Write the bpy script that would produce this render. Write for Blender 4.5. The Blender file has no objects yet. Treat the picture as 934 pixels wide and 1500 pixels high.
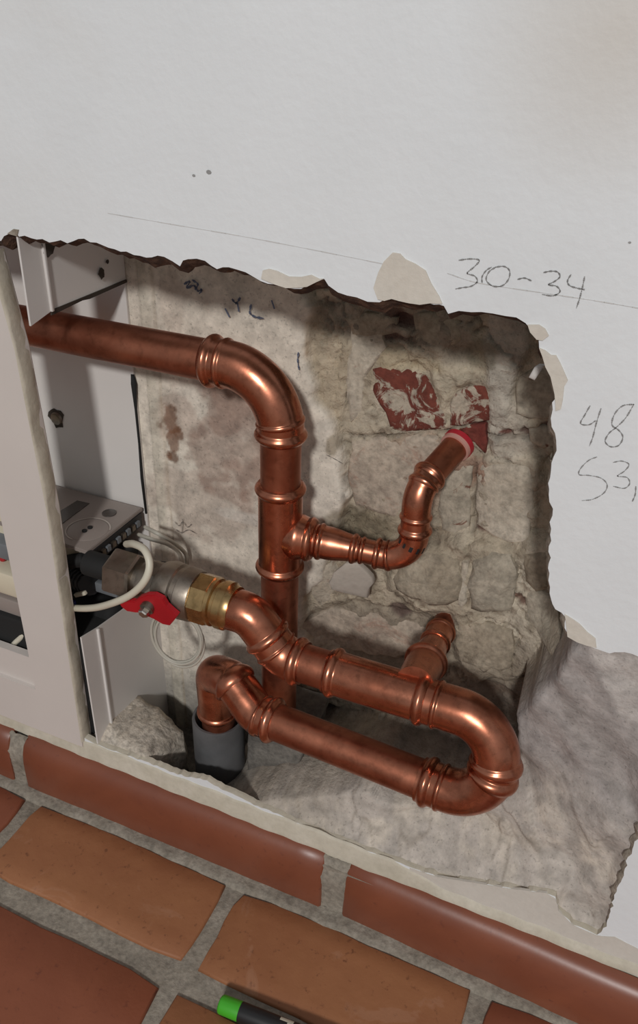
import bpy, bmesh, math, random
import numpy as np
from mathutils import Vector, Matrix
from mathutils.geometry import tessellate_polygon
random.seed(7)
SC = bpy.context.scene
COL = SC.collection

# ------------------------------------------------------------------ camera, world, light, exposure
CAM = np.array([0.147, -0.394, 0.62]); FPX = 1200.44
PIT, YAW, ROL = 0.54035411, 0.39808282, 0.03053610
_F = np.array([-math.sin(YAW)*math.cos(PIT), math.cos(YAW)*math.cos(PIT), -math.sin(PIT)])
_rt = np.array([math.cos(YAW), math.sin(YAW), 0.0]); _up = np.cross(_rt, _F)
_R = _rt*math.cos(ROL)+_up*math.sin(ROL); _U = -_rt*math.sin(ROL)+_up*math.cos(ROL)
cd = bpy.data.cameras.new('camera'); cam = bpy.data.objects.new('camera', cd); COL.objects.link(cam)
M4 = Matrix.Identity(4)
for i in range(3):
    M4[i][0] = _R[i]; M4[i][1] = _U[i]; M4[i][2] = -_F[i]; M4[i][3] = CAM[i]
cam.matrix_world = M4
cd.sensor_fit = 'VERTICAL'; cd.sensor_height = 36.0; cd.lens = FPX/1500*36.0
cd.clip_start = 0.01
SC.camera = cam
SC.view_settings.view_transform = 'Standard'; SC.view_settings.look = 'None'
SC.view_settings.gamma = 1.0; SC.view_settings.exposure = 0.0
SC.view_settings.use_curve_mapping = False
W = bpy.data.worlds.new('world'); SC.world = W; W.use_nodes = True
bg = W.node_tree.nodes['Background']; bg.inputs[0].default_value = (0.97, 0.98, 1.0, 1); bg.inputs[1].default_value = 0.27
def area(name, loc, target, size, power, col):
    l = bpy.data.lights.new(name, 'AREA'); l.shape = 'DISK'; l.size = size; l.energy = power; l.color = col
    o = bpy.data.objects.new(name, l); COL.objects.link(o); o.location = loc
    o.rotation_euler = (Vector(target)-Vector(loc)).to_track_quat('-Z', 'Y').to_euler()
    return o
area('ceiling_lamp', (0.74, -3.15, 2.3), (0.0, 0, 0.35), 0.32, 78, (1.0, 0.985, 0.965))

# ------------------------------------------------------------------ helpers
def ray(px, py): return _F + _R*(px-467)/FPX - _U*(py-750)/FPX
def P(px, py, y):
    "the point of the vertical plane at depth y that the photograph shows at (px, py)"
    d = ray(px, py); return Vector((CAM + (y-CAM[1])/d[1]*d).tolist())
def PZ(px, py, z):
    d = ray(px, py); return Vector((CAM + (z-CAM[2])/d[2]*d).tolist())
def PX(px, py, x):
    d = ray(px, py); return Vector((CAM + (x-CAM[0])/d[0]*d).tolist())

def hash2(ix, iy, s):
    h = (ix.astype(np.int64)*374761393 + iy.astype(np.int64)*668265263 + s*982451653) & 0x7fffffff
    h = ((h ^ (h >> 13))*1274126177) & 0x7fffffff
    h = (h ^ (h >> 16)) & 0xffff
    return h/65535.0
def vnoise(x, y, s=0):
    ix = np.floor(x); iy = np.floor(y); fx = x-ix; fy = y-iy
    fx = fx*fx*(3-2*fx); fy = fy*fy*(3-2*fy)
    a = hash2(ix, iy, s); b = hash2(ix+1, iy, s); c = hash2(ix, iy+1, s); d = hash2(ix+1, iy+1, s)
    return (a*(1-fx)+b*fx)*(1-fy)+(c*(1-fx)+d*fx)*fy
def fbm(x, y, scale, octv=4, s=0, gain=0.5):
    v = 0; a = 1; t = 0
    for o in range(octv):
        v = v + a*(vnoise(x*scale+17.3*o, y*scale-9.1*o, s+o)*2-1); t += a; a *= gain; scale *= 2.03
    return v/t
def sstep(a, b, x):
    t = np.clip((x-a)/(b-a), 0, 1); return t*t*(3-2*t)

def link(o, parent=None):
    COL.objects.link(o)
    if parent is not None: o.parent = parent
    return o
def mobj(name, me, mat=None, parent=None):
    o = bpy.data.objects.new(name, me)
    if mat is not None and len(me.materials) == 0: me.materials.append(mat)
    return link(o, parent)
def from_bm(name, bm, mat, parent=None, smooth=True):
    bmesh.ops.recalc_face_normals(bm, faces=bm.faces)
    me = bpy.data.meshes.new(name); bm.to_mesh(me); bm.free()
    if smooth:
        me.polygons.foreach_set('use_smooth', [True]*len(me.polygons))
    return mobj(name, me, mat, parent)
def sharp(o, deg=35):
    me = o.data
    try: me.set_sharp_from_angle(angle=math.radians(deg))
    except Exception: pass
    return o
def empty(name, loc):
    o = bpy.data.objects.new(name, None); o.empty_display_size = 0.02; o.location = loc; return link(o)
def tag(o, label, cat, group=None):
    o['label'] = label; o['category'] = cat
    if group: o['group'] = group
    return o
def struct(o): o['kind'] = 'structure'; return o
def put(o, parent):
    "parent keeping the world coordinates the mesh was written in"
    o.parent = parent; o.matrix_parent_inverse = Matrix.Translation(-Vector(parent.location)); return o

def grid_mesh(name, V, nx, ny, mat, parent=None, tint=None, alpha=None, keep=None, flip=False, smooth=True):
    V = np.asarray(V, dtype=np.float32).reshape(-1, 3)
    i = np.arange(nx*ny).reshape(ny, nx)
    q = np.stack([i[:-1, :-1], i[:-1, 1:], i[1:, 1:], i[1:, :-1]], -1).reshape(-1, 4)
    if flip: q = q[:, ::-1]
    if keep is not None:
        q = q[keep.reshape(-1)[q].all(1)]
        used = np.zeros(len(V), bool); used[q.reshape(-1)] = True
        m = np.cumsum(used)-1; V = V[used]; q = m[q]
        if tint is not None: tint = tint.reshape(-1, 3)[used]
    me = bpy.data.meshes.new(name)
    me.vertices.add(len(V)); me.vertices.foreach_set('co', V.reshape(-1))
    me.loops.add(len(q)*4); me.loops.foreach_set('vertex_index', q.reshape(-1).astype(np.int32))
    me.polygons.add(len(q)); me.polygons.foreach_set('loop_start', np.arange(len(q), dtype=np.int32)*4)
    me.update(calc_edges=True)
    if smooth: me.polygons.foreach_set('use_smooth', np.ones(len(q), bool))
    if tint is not None:
        a = me.color_attributes.new('tint', 'FLOAT_COLOR', 'POINT')
        t = np.ones((len(V), 4), np.float32); t[:, :3] = tint.reshape(-1, 3); t[:, 3] = 1 if alpha is None else alpha.reshape(-1); a.data.foreach_set('color', t.reshape(-1))
    me.validate()
    return mobj(name, me, mat, parent)

def box_bm(bm, c, s, R=None, bevel=0.0, seg=2):
    r = bmesh.ops.create_cube(bm, size=1.0)
    vs = r['verts']
    for v in vs: v.co = Vector((v.co.x*s[0], v.co.y*s[1], v.co.z*s[2]))
    if bevel > 0:
        es = list({e for v in vs for e in v.link_edges})
        rb = bmesh.ops.bevel(bm, geom=es, offset=bevel, segments=seg, affect='EDGES', profile=0.5)
        vs = list({v for f in rb['faces'] for v in f.verts} | {v for v in vs if v.is_valid})
    for v in vs:
        co = v.co.copy()
        if R is not None: co = R @ co
        v.co = co+Vector(c)
    return vs
def box(name, c, s, mat, parent=None, R=None, bevel=0.0, seg=2):
    bm = bmesh.new(); box_bm(bm, c, s, R, bevel, seg)
    o = from_bm(name, bm, mat, None, smooth=bevel > 0)
    if bevel > 0: sharp(o, 40)
    if parent is not None: put(o, parent)
    return o

def frame_of(t, up0):
    x = up0-t*up0.dot(t)
    if x.length < 1e-6: x = t.orthogonal()
    x.normalize(); return x
def sweep_bm(bm, pts, radii, n=28, caps=True, hexa=False):
    N = len(pts); up = Vector((0.123, 0.31, 0.94)); rings = []
    for i in range(N):
        a = pts[max(i-1, 0)]; b = pts[min(i+1, N-1)]
        t = (b-a)
        if t.length < 1e-9: t = (pts[min(i+2, N-1)]-pts[max(i-2, 0)])
        t = t.normalized(); x = frame_of(t, up); up = x; y = t.cross(x)
        ring = []
        for k in range(n):
            th = 2*math.pi*k/n
            ring.append(bm.verts.new(pts[i]+(x*math.cos(th)+y*math.sin(th))*radii[i]))
        rings.append(ring)
    for i in range(N-1):
        for k in range(n):
            bm.faces.new((rings[i][k], rings[i][(k+1) % n], rings[i+1][(k+1) % n], rings[i+1][k]))
    if caps:
        bm.faces.new(list(reversed(rings[0]))); bm.faces.new(rings[-1])
def tube(name, pts, r, mat, parent=None, n=10, closed=False):
    bm = bmesh.new(); pts = [Vector(p) for p in pts]
    rr = r if isinstance(r, (list, tuple)) else [r]*len(pts)
    sweep_bm(bm, pts, rr, n)
    o = from_bm(name, bm, mat, None)
    if parent is not None: put(o, parent)
    return o
def catmull(ctrl, m=8):
    c = [Vector(p) for p in ctrl]; c = [c[0]*2-c[1]]+c+[c[-1]*2-c[-2]]; out = []
    for i in range(1, len(c)-2):
        for k in range(m):
            t = k/m; p0, p1, p2, p3 = c[i-1:i+3]
            out.append(0.5*((2*p1)+(p2-p0)*t+(2*p0-5*p1+4*p2-p3)*t*t+(3*p1-p0-3*p2+p3)*t**3))
    out.append(c[-2]); return out
def lathe(name, a, axis, prof, mat, parent=None, n=32, smooth_deg=35, caps=True, spin=None):
    "prof: (distance along axis, radius)"
    bm = bmesh.new(); a = Vector(a); ax = Vector(axis).normalized()
    x = frame_of(ax, Vector(spin) if spin else Vector((0.1, 0.2, 0.97))); y = ax.cross(x); rings = []
    for d, r in prof:
        rings.append([bm.verts.new(a+ax*d+(x*math.cos(2*math.pi*k/n)+y*math.sin(2*math.pi*k/n))*r) for k in range(n)])
    for i in range(len(rings)-1):
        for k in range(n):
            bm.faces.new((rings[i][k], rings[i][(k+1) % n], rings[i+1][(k+1) % n], rings[i+1][k]))
    if caps:
        bm.faces.new(list(reversed(rings[0]))); bm.faces.new(rings[-1])
    o = from_bm(name, bm, mat); sharp(o, smooth_deg)
    if parent is not None: put(o, parent)
    return o
def prism(name, poly, back, mat, parent=None, bevel=0.0, jit=0):
    "closed polygon of 3D points extruded by the vector back"
    bm = bmesh.new(); vs = [bm.verts.new(p) for p in poly]; f = bm.faces.new(vs)
    r = bmesh.ops.extrude_face_region(bm, geom=[f])
    nv = [v for v in r['geom'] if isinstance(v, bmesh.types.BMVert)]
    for v in nv: v.co += Vector(back)
    if bevel > 0:
        es = [e for e in bm.edges if all(v in vs for v in e.verts)]
        bmesh.ops.bevel(bm, geom=es, offset=bevel, segments=2, affect='EDGES')
    bmesh.ops.triangulate(bm, faces=[g for g in bm.faces if len(g.verts) > 4])
    o = from_bm(name, bm, mat, None, smooth=False)
    if parent is not None: put(o, parent)
    return o

# ------------------------------------------------------------------ materials
def newmat(name):
    m = bpy.data.materials.new(name); m.use_nodes = True
    nt = m.node_tree; b = nt.nodes['Principled BSDF']; return m, nt, b
def N(nt, typ, **kw):
    n = nt.nodes.new(typ)
    for k, v in kw.items(): setattr(n, k, v)
    return n
def noise(nt, scale, detail=4, rough=0.55, coord='Object', dist=0.0):
    tc = N(nt, 'ShaderNodeTexCoord'); n = N(nt, 'ShaderNodeTexNoise')
    n.inputs['Scale'].default_value = scale; n.inputs['Detail'].default_value = detail
    n.inputs['Roughness'].default_value = rough; n.inputs['Distortion'].default_value = dist
    nt.links.new(tc.outputs[coord], n.inputs['Vector']); return n
def ramp(nt, src, stops):
    r = N(nt, 'ShaderNodeValToRGB'); e = r.color_ramp.elements
    while len(e) < len(stops): e.new(0.5)
    for i, (p, c) in enumerate(stops):
        e[i].position = p; e[i].color = (c[0], c[1], c[2], 1) if not isinstance(c, (int, float)) else (c, c, c, 1)
    nt.links.new(src, r.inputs[0]); return r
def bump(nt, b, src, strength, dist, prev=None):
    bp = N(nt, 'ShaderNodeBump'); bp.inputs['Strength'].default_value = strength; bp.inputs['Distance'].default_value = dist
    nt.links.new(src, bp.inputs['Height'])
    if prev is not None: nt.links.new(prev.outputs[0], bp.inputs['Normal'])
    nt.links.new(bp.outputs[0], b.inputs['Normal']); return bp
def mix(nt, fac, a, b_, mode='MIX'):
    m = N(nt, 'ShaderNodeMix', data_type='RGBA', blend_type=mode)
    for sock, v in ((m.inputs[0], fac), (m.inputs[6], a), (m.inputs[7], b_)):
        if hasattr(v, 'is_linked') or hasattr(v, 'node'): nt.links.new(v, sock)
        elif isinstance(v, (int, float)): sock.default_value = v
        else: sock.default_value = (v[0], v[1], v[2], 1)
    return m.outputs[2]
def simple(name, col, rough=0.6, metal=0.0, var=0.12, vscale=40, bs=0.0, bscale=200, bd=0.001, spec=0.5):
    m, nt, b = newmat(name)
    n = noise(nt, vscale, 5)
    lo = [c*(1-var) for c in col]; hi = [min(1, c*(1+var)) for c in col]
    r = ramp(nt, n.outputs[0], [(0.3, lo), (0.7, hi)])
    nt.links.new(r.outputs[0], b.inputs['Base Color'])
    b.inputs['Roughness'].default_value = rough; b.inputs['Metallic'].default_value = metal
    b.inputs['Specular IOR Level'].default_value = spec
    if bs > 0:
        n2 = noise(nt, bscale, 4); bump(nt, b, n2.outputs[0], bs, bd)
    return m
def s2l(r, g, b): return tuple(((c/255)/12.92 if c/255 <= 0.04045 else ((c/255+0.055)/1.055)**2.4) for c in (r, g, b))

# white roughcast wall paint: fine lumps, faint roller streaks, a few stains
P0_STAIN = P(915, 45, 0)
mWall, nt, b = newmat('white_wall_paint')
n1 = noise(nt, 9, 4); r1 = ramp(nt, n1.outputs[0], [(0.25, s2l(220, 223, 225)), (0.75, s2l(228, 231, 233))])
n3 = noise(nt, 3.0, 5, dist=0.6); st = ramp(nt, n3.outputs[0], [(0.60, 0.0), (0.75, 0.25)])
c = mix(nt, st.outputs[0], r1.outputs[0], s2l(206, 200, 190))
geo = N(nt, 'ShaderNodeNewGeometry'); vd = N(nt, 'ShaderNodeVectorMath', operation='DISTANCE'); nt.links.new(geo.outputs['Position'], vd.inputs[0])
vd.inputs[1].default_value = tuple(P0_STAIN); md = N(nt, 'ShaderNodeMath', operation='MULTIPLY_ADD'); nt.links.new(n3.outputs[0], md.inputs[0]); md.inputs[1].default_value = 0.05; nt.links.new(vd.outputs['Value'], md.inputs[2])
rs = ramp(nt, md.outputs[0], [(0.03, 0.55), (0.095, 0.0)]); c = mix(nt, rs.outputs[0], c, s2l(196, 186, 172))    # old brownish stain, upper right
nt.links.new(c, b.inputs['Base Color']); b.inputs['Roughness'].default_value = 0.62
n2 = noise(nt, 210, 3, 0.5); bp = bump(nt, b, n2.outputs[0], 0.22, 0.0012)
n4 = noise(nt, 28, 3, 0.6); bump(nt, b, n4.outputs[0], 0.10, 0.004, bp)

# tinted rubble and plaster: colour comes from the 'tint' attribute (what the stuff is), noise adds grain
def tinted(name, grain=0.22, bs=0.7, bd=0.0014, rough=0.92):
    m, nt, b = newmat(name)
    a = N(nt, 'ShaderNodeAttribute', attribute_name='tint')
    n1 = noise(nt, 90, 6, 0.65); r1 = ramp(nt, n1.outputs[0], [(0.28, 1-grain*1.5), (0.72, 1+grain*0.6)])
    c = mix(nt, 1.0, a.outputs['Color'], r1.outputs[0], 'MULTIPLY')
    n5 = noise(nt, 420, 2, 0.6); r5 = ramp(nt, n5.outputs[0], [(0.30, 0.55), (0.40, 1.0)])
    c = mix(nt, 0.6, c, mix(nt, 1.0, c, r5.outputs[0], 'MULTIPLY'))
    nt.links.new(c, b.inputs['Base Color']); b.inputs['Roughness'].default_value = rough
    n2 = noise(nt, 240, 5, 0.65); bp = bump(nt, b, n2.outputs[0], bs, bd)
    n4 = noise(nt, 60, 4, 0.6); bp2 = bump(nt, b, n4.outputs[0], bs*0.8, bd*2.2, bp)
    for q, k in ((bp, bs), (bp2, bs*0.8)):
        mm = N(nt, 'ShaderNodeMath', operation='MULTIPLY'); nt.links.new(a.outputs['Alpha'], mm.inputs[0]); mm.inputs[1].default_value = k; nt.links.new(mm.outputs[0], q.inputs['Strength'])
    return m
mMason = tinted('masonry_and_plaster', 0.26, 0.85, 0.0016)
mSlab = tinted('smoothed_mortar', 0.10, 0.35, 0.0009)

def stone(name, base, alt, scale=35, bs=0.7, grain=0.2, patch=None, pth=(0.5, 0.6), rough=0.92):
    m, nt, b = newmat(name)
    n1 = noise(nt, scale, 6, 0.65, dist=0.4); r1 = ramp(nt, n1.outputs[0], [(0.35, base), (0.65, alt)]); c = r1.outputs[0]
    if patch:
        n3 = noise(nt, scale*1.3, 6, 0.7, dist=1.2); r3 = ramp(nt, n3.outputs[0], [(pth[0], 0.0), (pth[1], 1.0)])
        c = mix(nt, r3.outputs[0], c, patch)
    n7 = noise(nt, 75, 6, 0.7, dist=0.5); r7 = ramp(nt, n7.outputs[0], [(0.30, 1-grain*1.5), (0.55, 1.0)])
    c = mix(nt, 1.0, c, r7.outputs[0], 'MULTIPLY')
    n2 = noise(nt, 260, 4, 0.6); r2 = ramp(nt, n2.outputs[0], [(0.3, 1-grain*1.6), (0.6, 1.0)])
    c = mix(nt, 1.0, c, r2.outputs[0], 'MULTIPLY')
    nt.links.new(c, b.inputs['Base Color']); b.inputs['Roughness'].default_value = rough
    n4 = noise(nt, 170, 5, 0.65); bp = bump(nt, b, n4.outputs[0], bs, 0.0018)
    n5 = noise(nt, 55, 3, 0.6); bump(nt, b, n5.outputs[0], bs*0.7, 0.003, bp)
    return m
cBrick = s2l(128, 66, 52); cLime = s2l(190, 178, 160)
mBrick = stone('red_brick_with_lime', cBrick, s2l(108, 52, 42), 38, patch=cLime, pth=(0.50, 0.56))
mBrickDark = stone('bare_red_brick', s2l(118, 52, 44), s2l(132, 70, 56), 40)
mBrickLime = stone('brick_under_lime_mortar', s2l(192, 180, 162), s2l(208, 197, 180), 30, patch=s2l(160, 122, 104), pth=(0.60, 0.70))
mBrickPink = stone('brick_with_pinkish_mortar', s2l(178, 162, 146), s2l(200, 186, 168), 24, patch=s2l(164, 128, 110), pth=(0.56, 0.74))
mBrickGrey = stone('brick_with_grey_mortar', s2l(170, 160, 143), s2l(192, 181, 163), 34, patch=s2l(128, 92, 76), pth=(0.63, 0.68))
mStone = stone('brown_grey_stone', s2l(156, 143, 124), s2l(188, 175, 155), 34, patch=s2l(132, 118, 98), pth=(0.58, 0.72))
mRock = stone('sandy_mortar_chunk', s2l(196, 184, 168), s2l(214, 204, 190), 60, bs=0.9, grain=0.3)
mFlake = stone('plaster_shard', s2l(174, 164, 153), s2l(184, 175, 164), 20, bs=0.25, grain=0.05)
mDarkStone = stone('dark_rubble', s2l(92, 88, 84), s2l(128, 122, 114), 40)
mEdge = stone('torn_board_edge', s2l(58, 38, 30), s2l(104, 76, 58), 120, bs=1.0)
mEdgeGrey = stone('broken_plaster_edge', s2l(150, 138, 122), s2l(182, 172, 158), 120, bs=1.0)
mPaper = stone('bare_cream_plaster', s2l(206, 198, 186), s2l(214, 208, 197), 25, bs=0.25, grain=0.04)
mCaulk = stone('cream_sealant', s2l(190, 182, 164), s2l(204, 196, 180), 30, bs=0.25, grain=0.05, rough=0.7)
mGrout = stone('grey_grout', s2l(140, 131, 118), s2l(162, 153, 140), 45, bs=0.7, grain=0.2)

# copper
def copper(name, lo, hi, rough):
    m, nt, b = newmat(name)
    n1 = noise(nt, 26, 5, 0.6, dist=0.8); r1 = ramp(nt, n1.outputs[0], [(0.32, lo), (0.68, hi)])
    n6 = noise(nt, 160, 4, 0.6); r6 = ramp(nt, n6.outputs[0], [(0.28, 0.72), (0.5, 1.0)])
    nt.links.new(mix(nt, 1.0, r1.outputs[0], r6.outputs[0], 'MULTIPLY'), b.inputs['Base Color'])
    b.inputs['Metallic'].default_value = 1.0
    n2 = noise(nt, 45, 5, 0.65); r2 = ramp(nt, n2.outputs[0], [(0.3, rough-0.06), (0.7, rough+0.10)])
    nt.links.new(r2.outputs[0], b.inputs['Roughness'])
    n3 = noise(nt, 120, 3); bump(nt, b, n3.outputs[0], 0.06, 0.0008)
    return m
mCopper = copper('dull_copper', (0.33, 0.115, 0.068), (0.50, 0.195, 0.118), 0.40)
mCopperF = copper('bright_copper', (0.40, 0.14, 0.080), (0.62, 0.25, 0.155), 0.27)
mBrass = copper('brass', (0.42, 0.27, 0.12), (0.66, 0.46, 0.22), 0.28)
mNickel = copper('dull_nickel', (0.22, 0.19, 0.155), (0.36, 0.31, 0.26), 0.42)
mMark = simple('black_printed_mark', (0.012, 0.012, 0.012), 0.6)
mMetalWhite = simple('white_powder_coated_steel', s2l(214, 210, 206), 0.42, 0, 0.03, 12)
mFrame = simple('white_frame_paint', s2l(207, 199, 193), 0.5, 0, 0.03, 10, 0.15, 60)
mDrain = simple('dark_grey_plastic', s2l(84, 84, 85), 0.6, 0, 0.25, 35, 0.3, 60)
mDevice = simple('grey_brown_plastic', s2l(142, 132, 126), 0.45, 0, 0.05, 20)
mDeviceLine = simple('pale_grey_print', s2l(176, 168, 160), 0.5)
mWindow = simple('smoked_window', s2l(72, 66, 62), 0.25)
mCream = simple('cream_plastic', s2l(206, 196, 174), 0.5, 0, 0.04)
mBlack = simple('black_plastic', (0.012, 0.012, 0.013), 0.45)
mHole = simple('flat_black', (0.008, 0.008, 0.008), 0.8)
mCable = simple('white_cable', s2l(206, 200, 182), 0.45, 0, 0.05)
mCableGrey = simple('grey_cable', s2l(176, 172, 160), 0.5, 0, 0.05)
mRed = simple('red_painted_lever', s2l(158, 20, 30), 0.38, 0, 0.15, 40)
mRedTape = simple('red_sleeve', s2l(176, 40, 52), 0.5)
mPinkTape = simple('pinkish_sealant', s2l(196, 148, 136), 0.6)
mSteel = simple('steel_bolt', (0.5, 0.48, 0.45), 0.3, 1.0)
mGreen = simple('green_pen_cap', s2l(66, 168, 40), 0.4, 0, 0.05)
mGreyHose = simple('grey_blue_plastic', s2l(112, 116, 120), 0.5)
mPencil = simple('pencil_graphite', s2l(150, 149, 148), 0.7)
mPencilFaint = simple('faint_pencil_graphite', s2l(206, 205, 203), 0.7)
mInk = simple('blue_grey_ink', s2l(104, 112, 132), 0.7)
mDarkSpot = simple('dark_hole', s2l(60, 52, 44), 0.9)

# terracotta
def terracotta(name, a, b2, spots, bs=0.25, rough=0.55, smear=None, coat=0.0):
    m, nt, b = newmat(name)
    oi = N(nt, 'ShaderNodeObjectInfo')
    tc = N(nt, 'ShaderNodeTexCoord'); vm = N(nt, 'ShaderNodeVectorMath', operation='ADD')
    nt.links.new(tc.outputs['Object'], vm.inputs[0]); nt.links.new(oi.outputs['Random'], vm.inputs[1])
    def nz(s, d, r=0.6, dist=0.0):
        n = N(nt, 'ShaderNodeTexNoise'); n.inputs['Scale'].default_value = s; n.inputs['Detail'].default_value = d
        n.inputs['Roughness'].default_value = r; n.inputs['Distortion'].default_value = dist
        nt.links.new(vm.outputs[0], n.inputs['Vector']); return n
    r1 = ramp(nt, nz(13, 5, 0.6, 0.5).outputs[0], [(0.3, a), (0.7, b2)]); c = r1.outputs[0]
    r2 = ramp(nt, nz(150, 4, 0.7).outputs[0], [(0.28, 0.0), (0.40, 1.0)]); c = mix(nt, r2.outputs[0], spots, c)
    if smear:
        r3 = ramp(nt, nz(18, 6, 0.6, 0.8).outputs[0], [(0.58, 0.0), (0.62, 0.5)]); c = mix(nt, r3.outputs[0], c, smear)
    nt.links.new(c, b.inputs['Base Color'])
    b.inputs['Roughness'].default_value = rough; b.inputs['Coat Weight'].default_value = coat; b.inputs['Coat Roughness'].default_value = 0.35
    bp = bump(nt, b, nz(110, 5, 0.6).outputs[0], bs, 0.0012)
    bump(nt, b, nz(20, 3).outputs[0], bs, 0.003, bp)
    return m
mTileOchre = terracotta('ochre_terracotta', s2l(142, 90, 58), s2l(158, 106, 70), s2l(112, 68, 44), 0.35, 0.6, s2l(164, 118, 90))
mTileRed = terracotta('red_terracotta', s2l(126, 70, 48), s2l(138, 80, 55), s2l(108, 56, 40), 0.2, 0.5)
mTileRed2 = terracotta('warm_red_terracotta', s2l(128, 70, 46), s2l(140, 80, 54), s2l(112, 58, 40), 0.25, 0.5)
mSkirt = terracotta('glazed_red_terracotta', s2l(116, 63, 43), s2l(132, 74, 50), s2l(108, 58, 41), 0.10, 0.42, None, 0.35)

# ------------------------------------------------------------------ floor
floor = struct(box('floor', (0, -0.995, -0.014), (3.0, 2.0, 0.022), mGrout))
def floor_tile(x0, x1, y0, y1, mat, seed):
    rnd = random.Random(seed); bm = bmesh.new(); n = 7; m = 5; z = 0.0
    th = 0.010; g = 0.0035
    def jit(t, a): return (math.sin(t*9+seed)+math.sin(t*23+seed*2.1)*0.5)*a
    top = {}
    for i in range(n+1):
        for j in range(m+1):
            u = i/n; v = j/m
            x = x0+(x1-x0)*u; y = y0+(y1-y0)*v
            if i in (0, n): x += jit(v, 0.0007)
            if j in (0, m): y += jit(u, 0.0007)
            if i in (0, n) and j in (0, m): x += (0.0018 if i == 0 else -0.0018); y += (0.0018 if j == 0 else -0.0018)
            zz = z+rnd.uniform(-0.0003, 0.0004)
            top[i, j] = bm.verts.new((x, y, zz))
    for i in range(n):
        for j in range(m): bm.faces.new((top[i, j], top[i+1, j], top[i+1, j+1], top[i, j+1]))
    loop = [top[i, 0] for i in range(n)]+[top[n, j] for j in range(m)]+[top[i, m] for i in range(n, 0, -1)]+[top[0, j] for j in range(m, 0, -1)]
    cx = (x0+x1)/2; cy = (y0+y1)/2; prev = loop
    for (off, dz) in ((0.0010, -0.0007), (0.0016, -0.0022), (0.0016, -th)):
        ring = []
        for v in loop:
            dx = 1 if v.co.x > cx+abs(x1-x0)*0.45 else (-1 if v.co.x < cx-abs(x1-x0)*0.45 else 0)
            dy = 1 if v.co.y > cy+abs(y1-y0)*0.42 else (-1 if v.co.y < cy-abs(y1-y0)*0.42 else 0)
            ring.append(bm.verts.new((v.co.x+dx*off, v.co.y+dy*off, z+dz)))
        L = len(loop)
        for k in range(L): bm.faces.new((prev[k], prev[(k+1) % L], ring[(k+1) % L], ring[k]))
        prev = ring
    o = from_bm('tile', bm, mat); put(o, floor); return o
per = 0.2085
for k in range(-5, 6):                                   # the row of brick-shaped tiles along the wall
    x0 = -0.0645+per*k + (0.0 if k >= 0 else -0.0002*k)
    mt = mTileOchre if k in (-1, 0, 2, 3, -4) else mTileRed
    floor_tile(x0, x0+0.192, -0.0985, -0.0285, mt, 11+k)
for j in range(0, 4):                                    # larger tiles behind it
    for k in range(-5, 6):
        x0 = -0.0705+per*k; y1 = -0.1200-j*0.2085
        mt = mTileRed if (j+k) % 2 else mTileOchre
        if j == 0 and k == -1: mt = mTileRed2
        floor_tile(x0+0.001, x0+0.1955, y1-0.192, y1-0.002, mt, 40+k+9*j)

# ------------------------------------------------------------------ skirting tiles
base = struct(box('baseboard_front', (0, -0.0050, 0.018), (3.0, 0.010, 0.060), mGrout))
def skirt_tile(x0, x1, ya, yb):
    "bullnose tile, its face at y=ya on the left end and y=yb on the right end"
    prof = [(0.0, 0.0), (0.0, 0.012), (0.0003, 0.030), (0.0016, 0.0400), (0.0045, 0.0480), (0.0085, 0.0528), (0.0130, 0.0548), (0.0165, 0.0550)]
    bm = bmesh.new(); n = 12; rows = []
    for i in range(n+1):
        u = i/n; x = x0+(x1-x0)*u; y = ya+(yb-ya)*u
        e = 0.0014 if i in (0, n) else 0
        xs = x + (0.0 if i not in (0, n) else 0)
        rows.append([bm.verts.new((xs, y+d+e+0.0003*math.sin(u*17+x0*30), max(0, h-e*0.6))) for d, h in prof])
        if i == 0 or i == n-1:
            x = x0+0.0016 if i == 0 else x1-0.0016; y = ya+(yb-ya)*(x-x0)/(x1-x0)
            rows.append([bm.verts.new((x, y+d, h)) for d, h in prof])
    for a, c in zip(rows[:-1], rows[1:]):
        for k in range(len(prof)-1): bm.faces.new((a[k], c[k], c[k+1], a[k+1]))
    bm.faces.new(rows[0]); bm.faces.new(list(reversed(rows[-1])))
    o = from_bm('tile', bm, mSkirt); sharp(o, 50); put(o, base); return o
skirt_tile(-0.298, -0.001, -0.0172, -0.0150)
skirt_tile(0.0175, 0.319, -0.0140, -0.0235)
skirt_tile(-0.616, -0.3135, -0.0165, -0.0172)
skirt_tile(-0.935, -0.634, -0.0165, -0.0165)
skirt_tile(0.337, 0.639, -0.0205, -0.018)
skirt_tile(0.657, 0.958, -0.018, -0.018)
# mortar between the skirting tiles
for (xa, xb, yy) in ((-0.3155, -0.296, -0.0150), (-0.003, 0.0195, -0.0128), (0.316, 0.340, -0.0205)):
    bm = bmesh.new(); n = 10; rows = []
    for j in range(5):
        u = j/4; x = xa+(xb-xa)*u
        rows.append([bm.verts.new((x, yy+0.0008*math.sin(j*2+k)+(0.0 if k < 6 else (k-5)*0.0032), 0.0535*min(1, k/7)+(0.0008*math.sin(3*j+k) if 0 < k < 9 else 0))) for k in range(9)])
    for a, c in zip(rows[:-1], rows[1:]):
        for k in range(8): bm.faces.new((a[k], c[k], c[k+1], a[k+1]))
    put(from_bm('joint_mortar', bm, mGrout), base)
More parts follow.
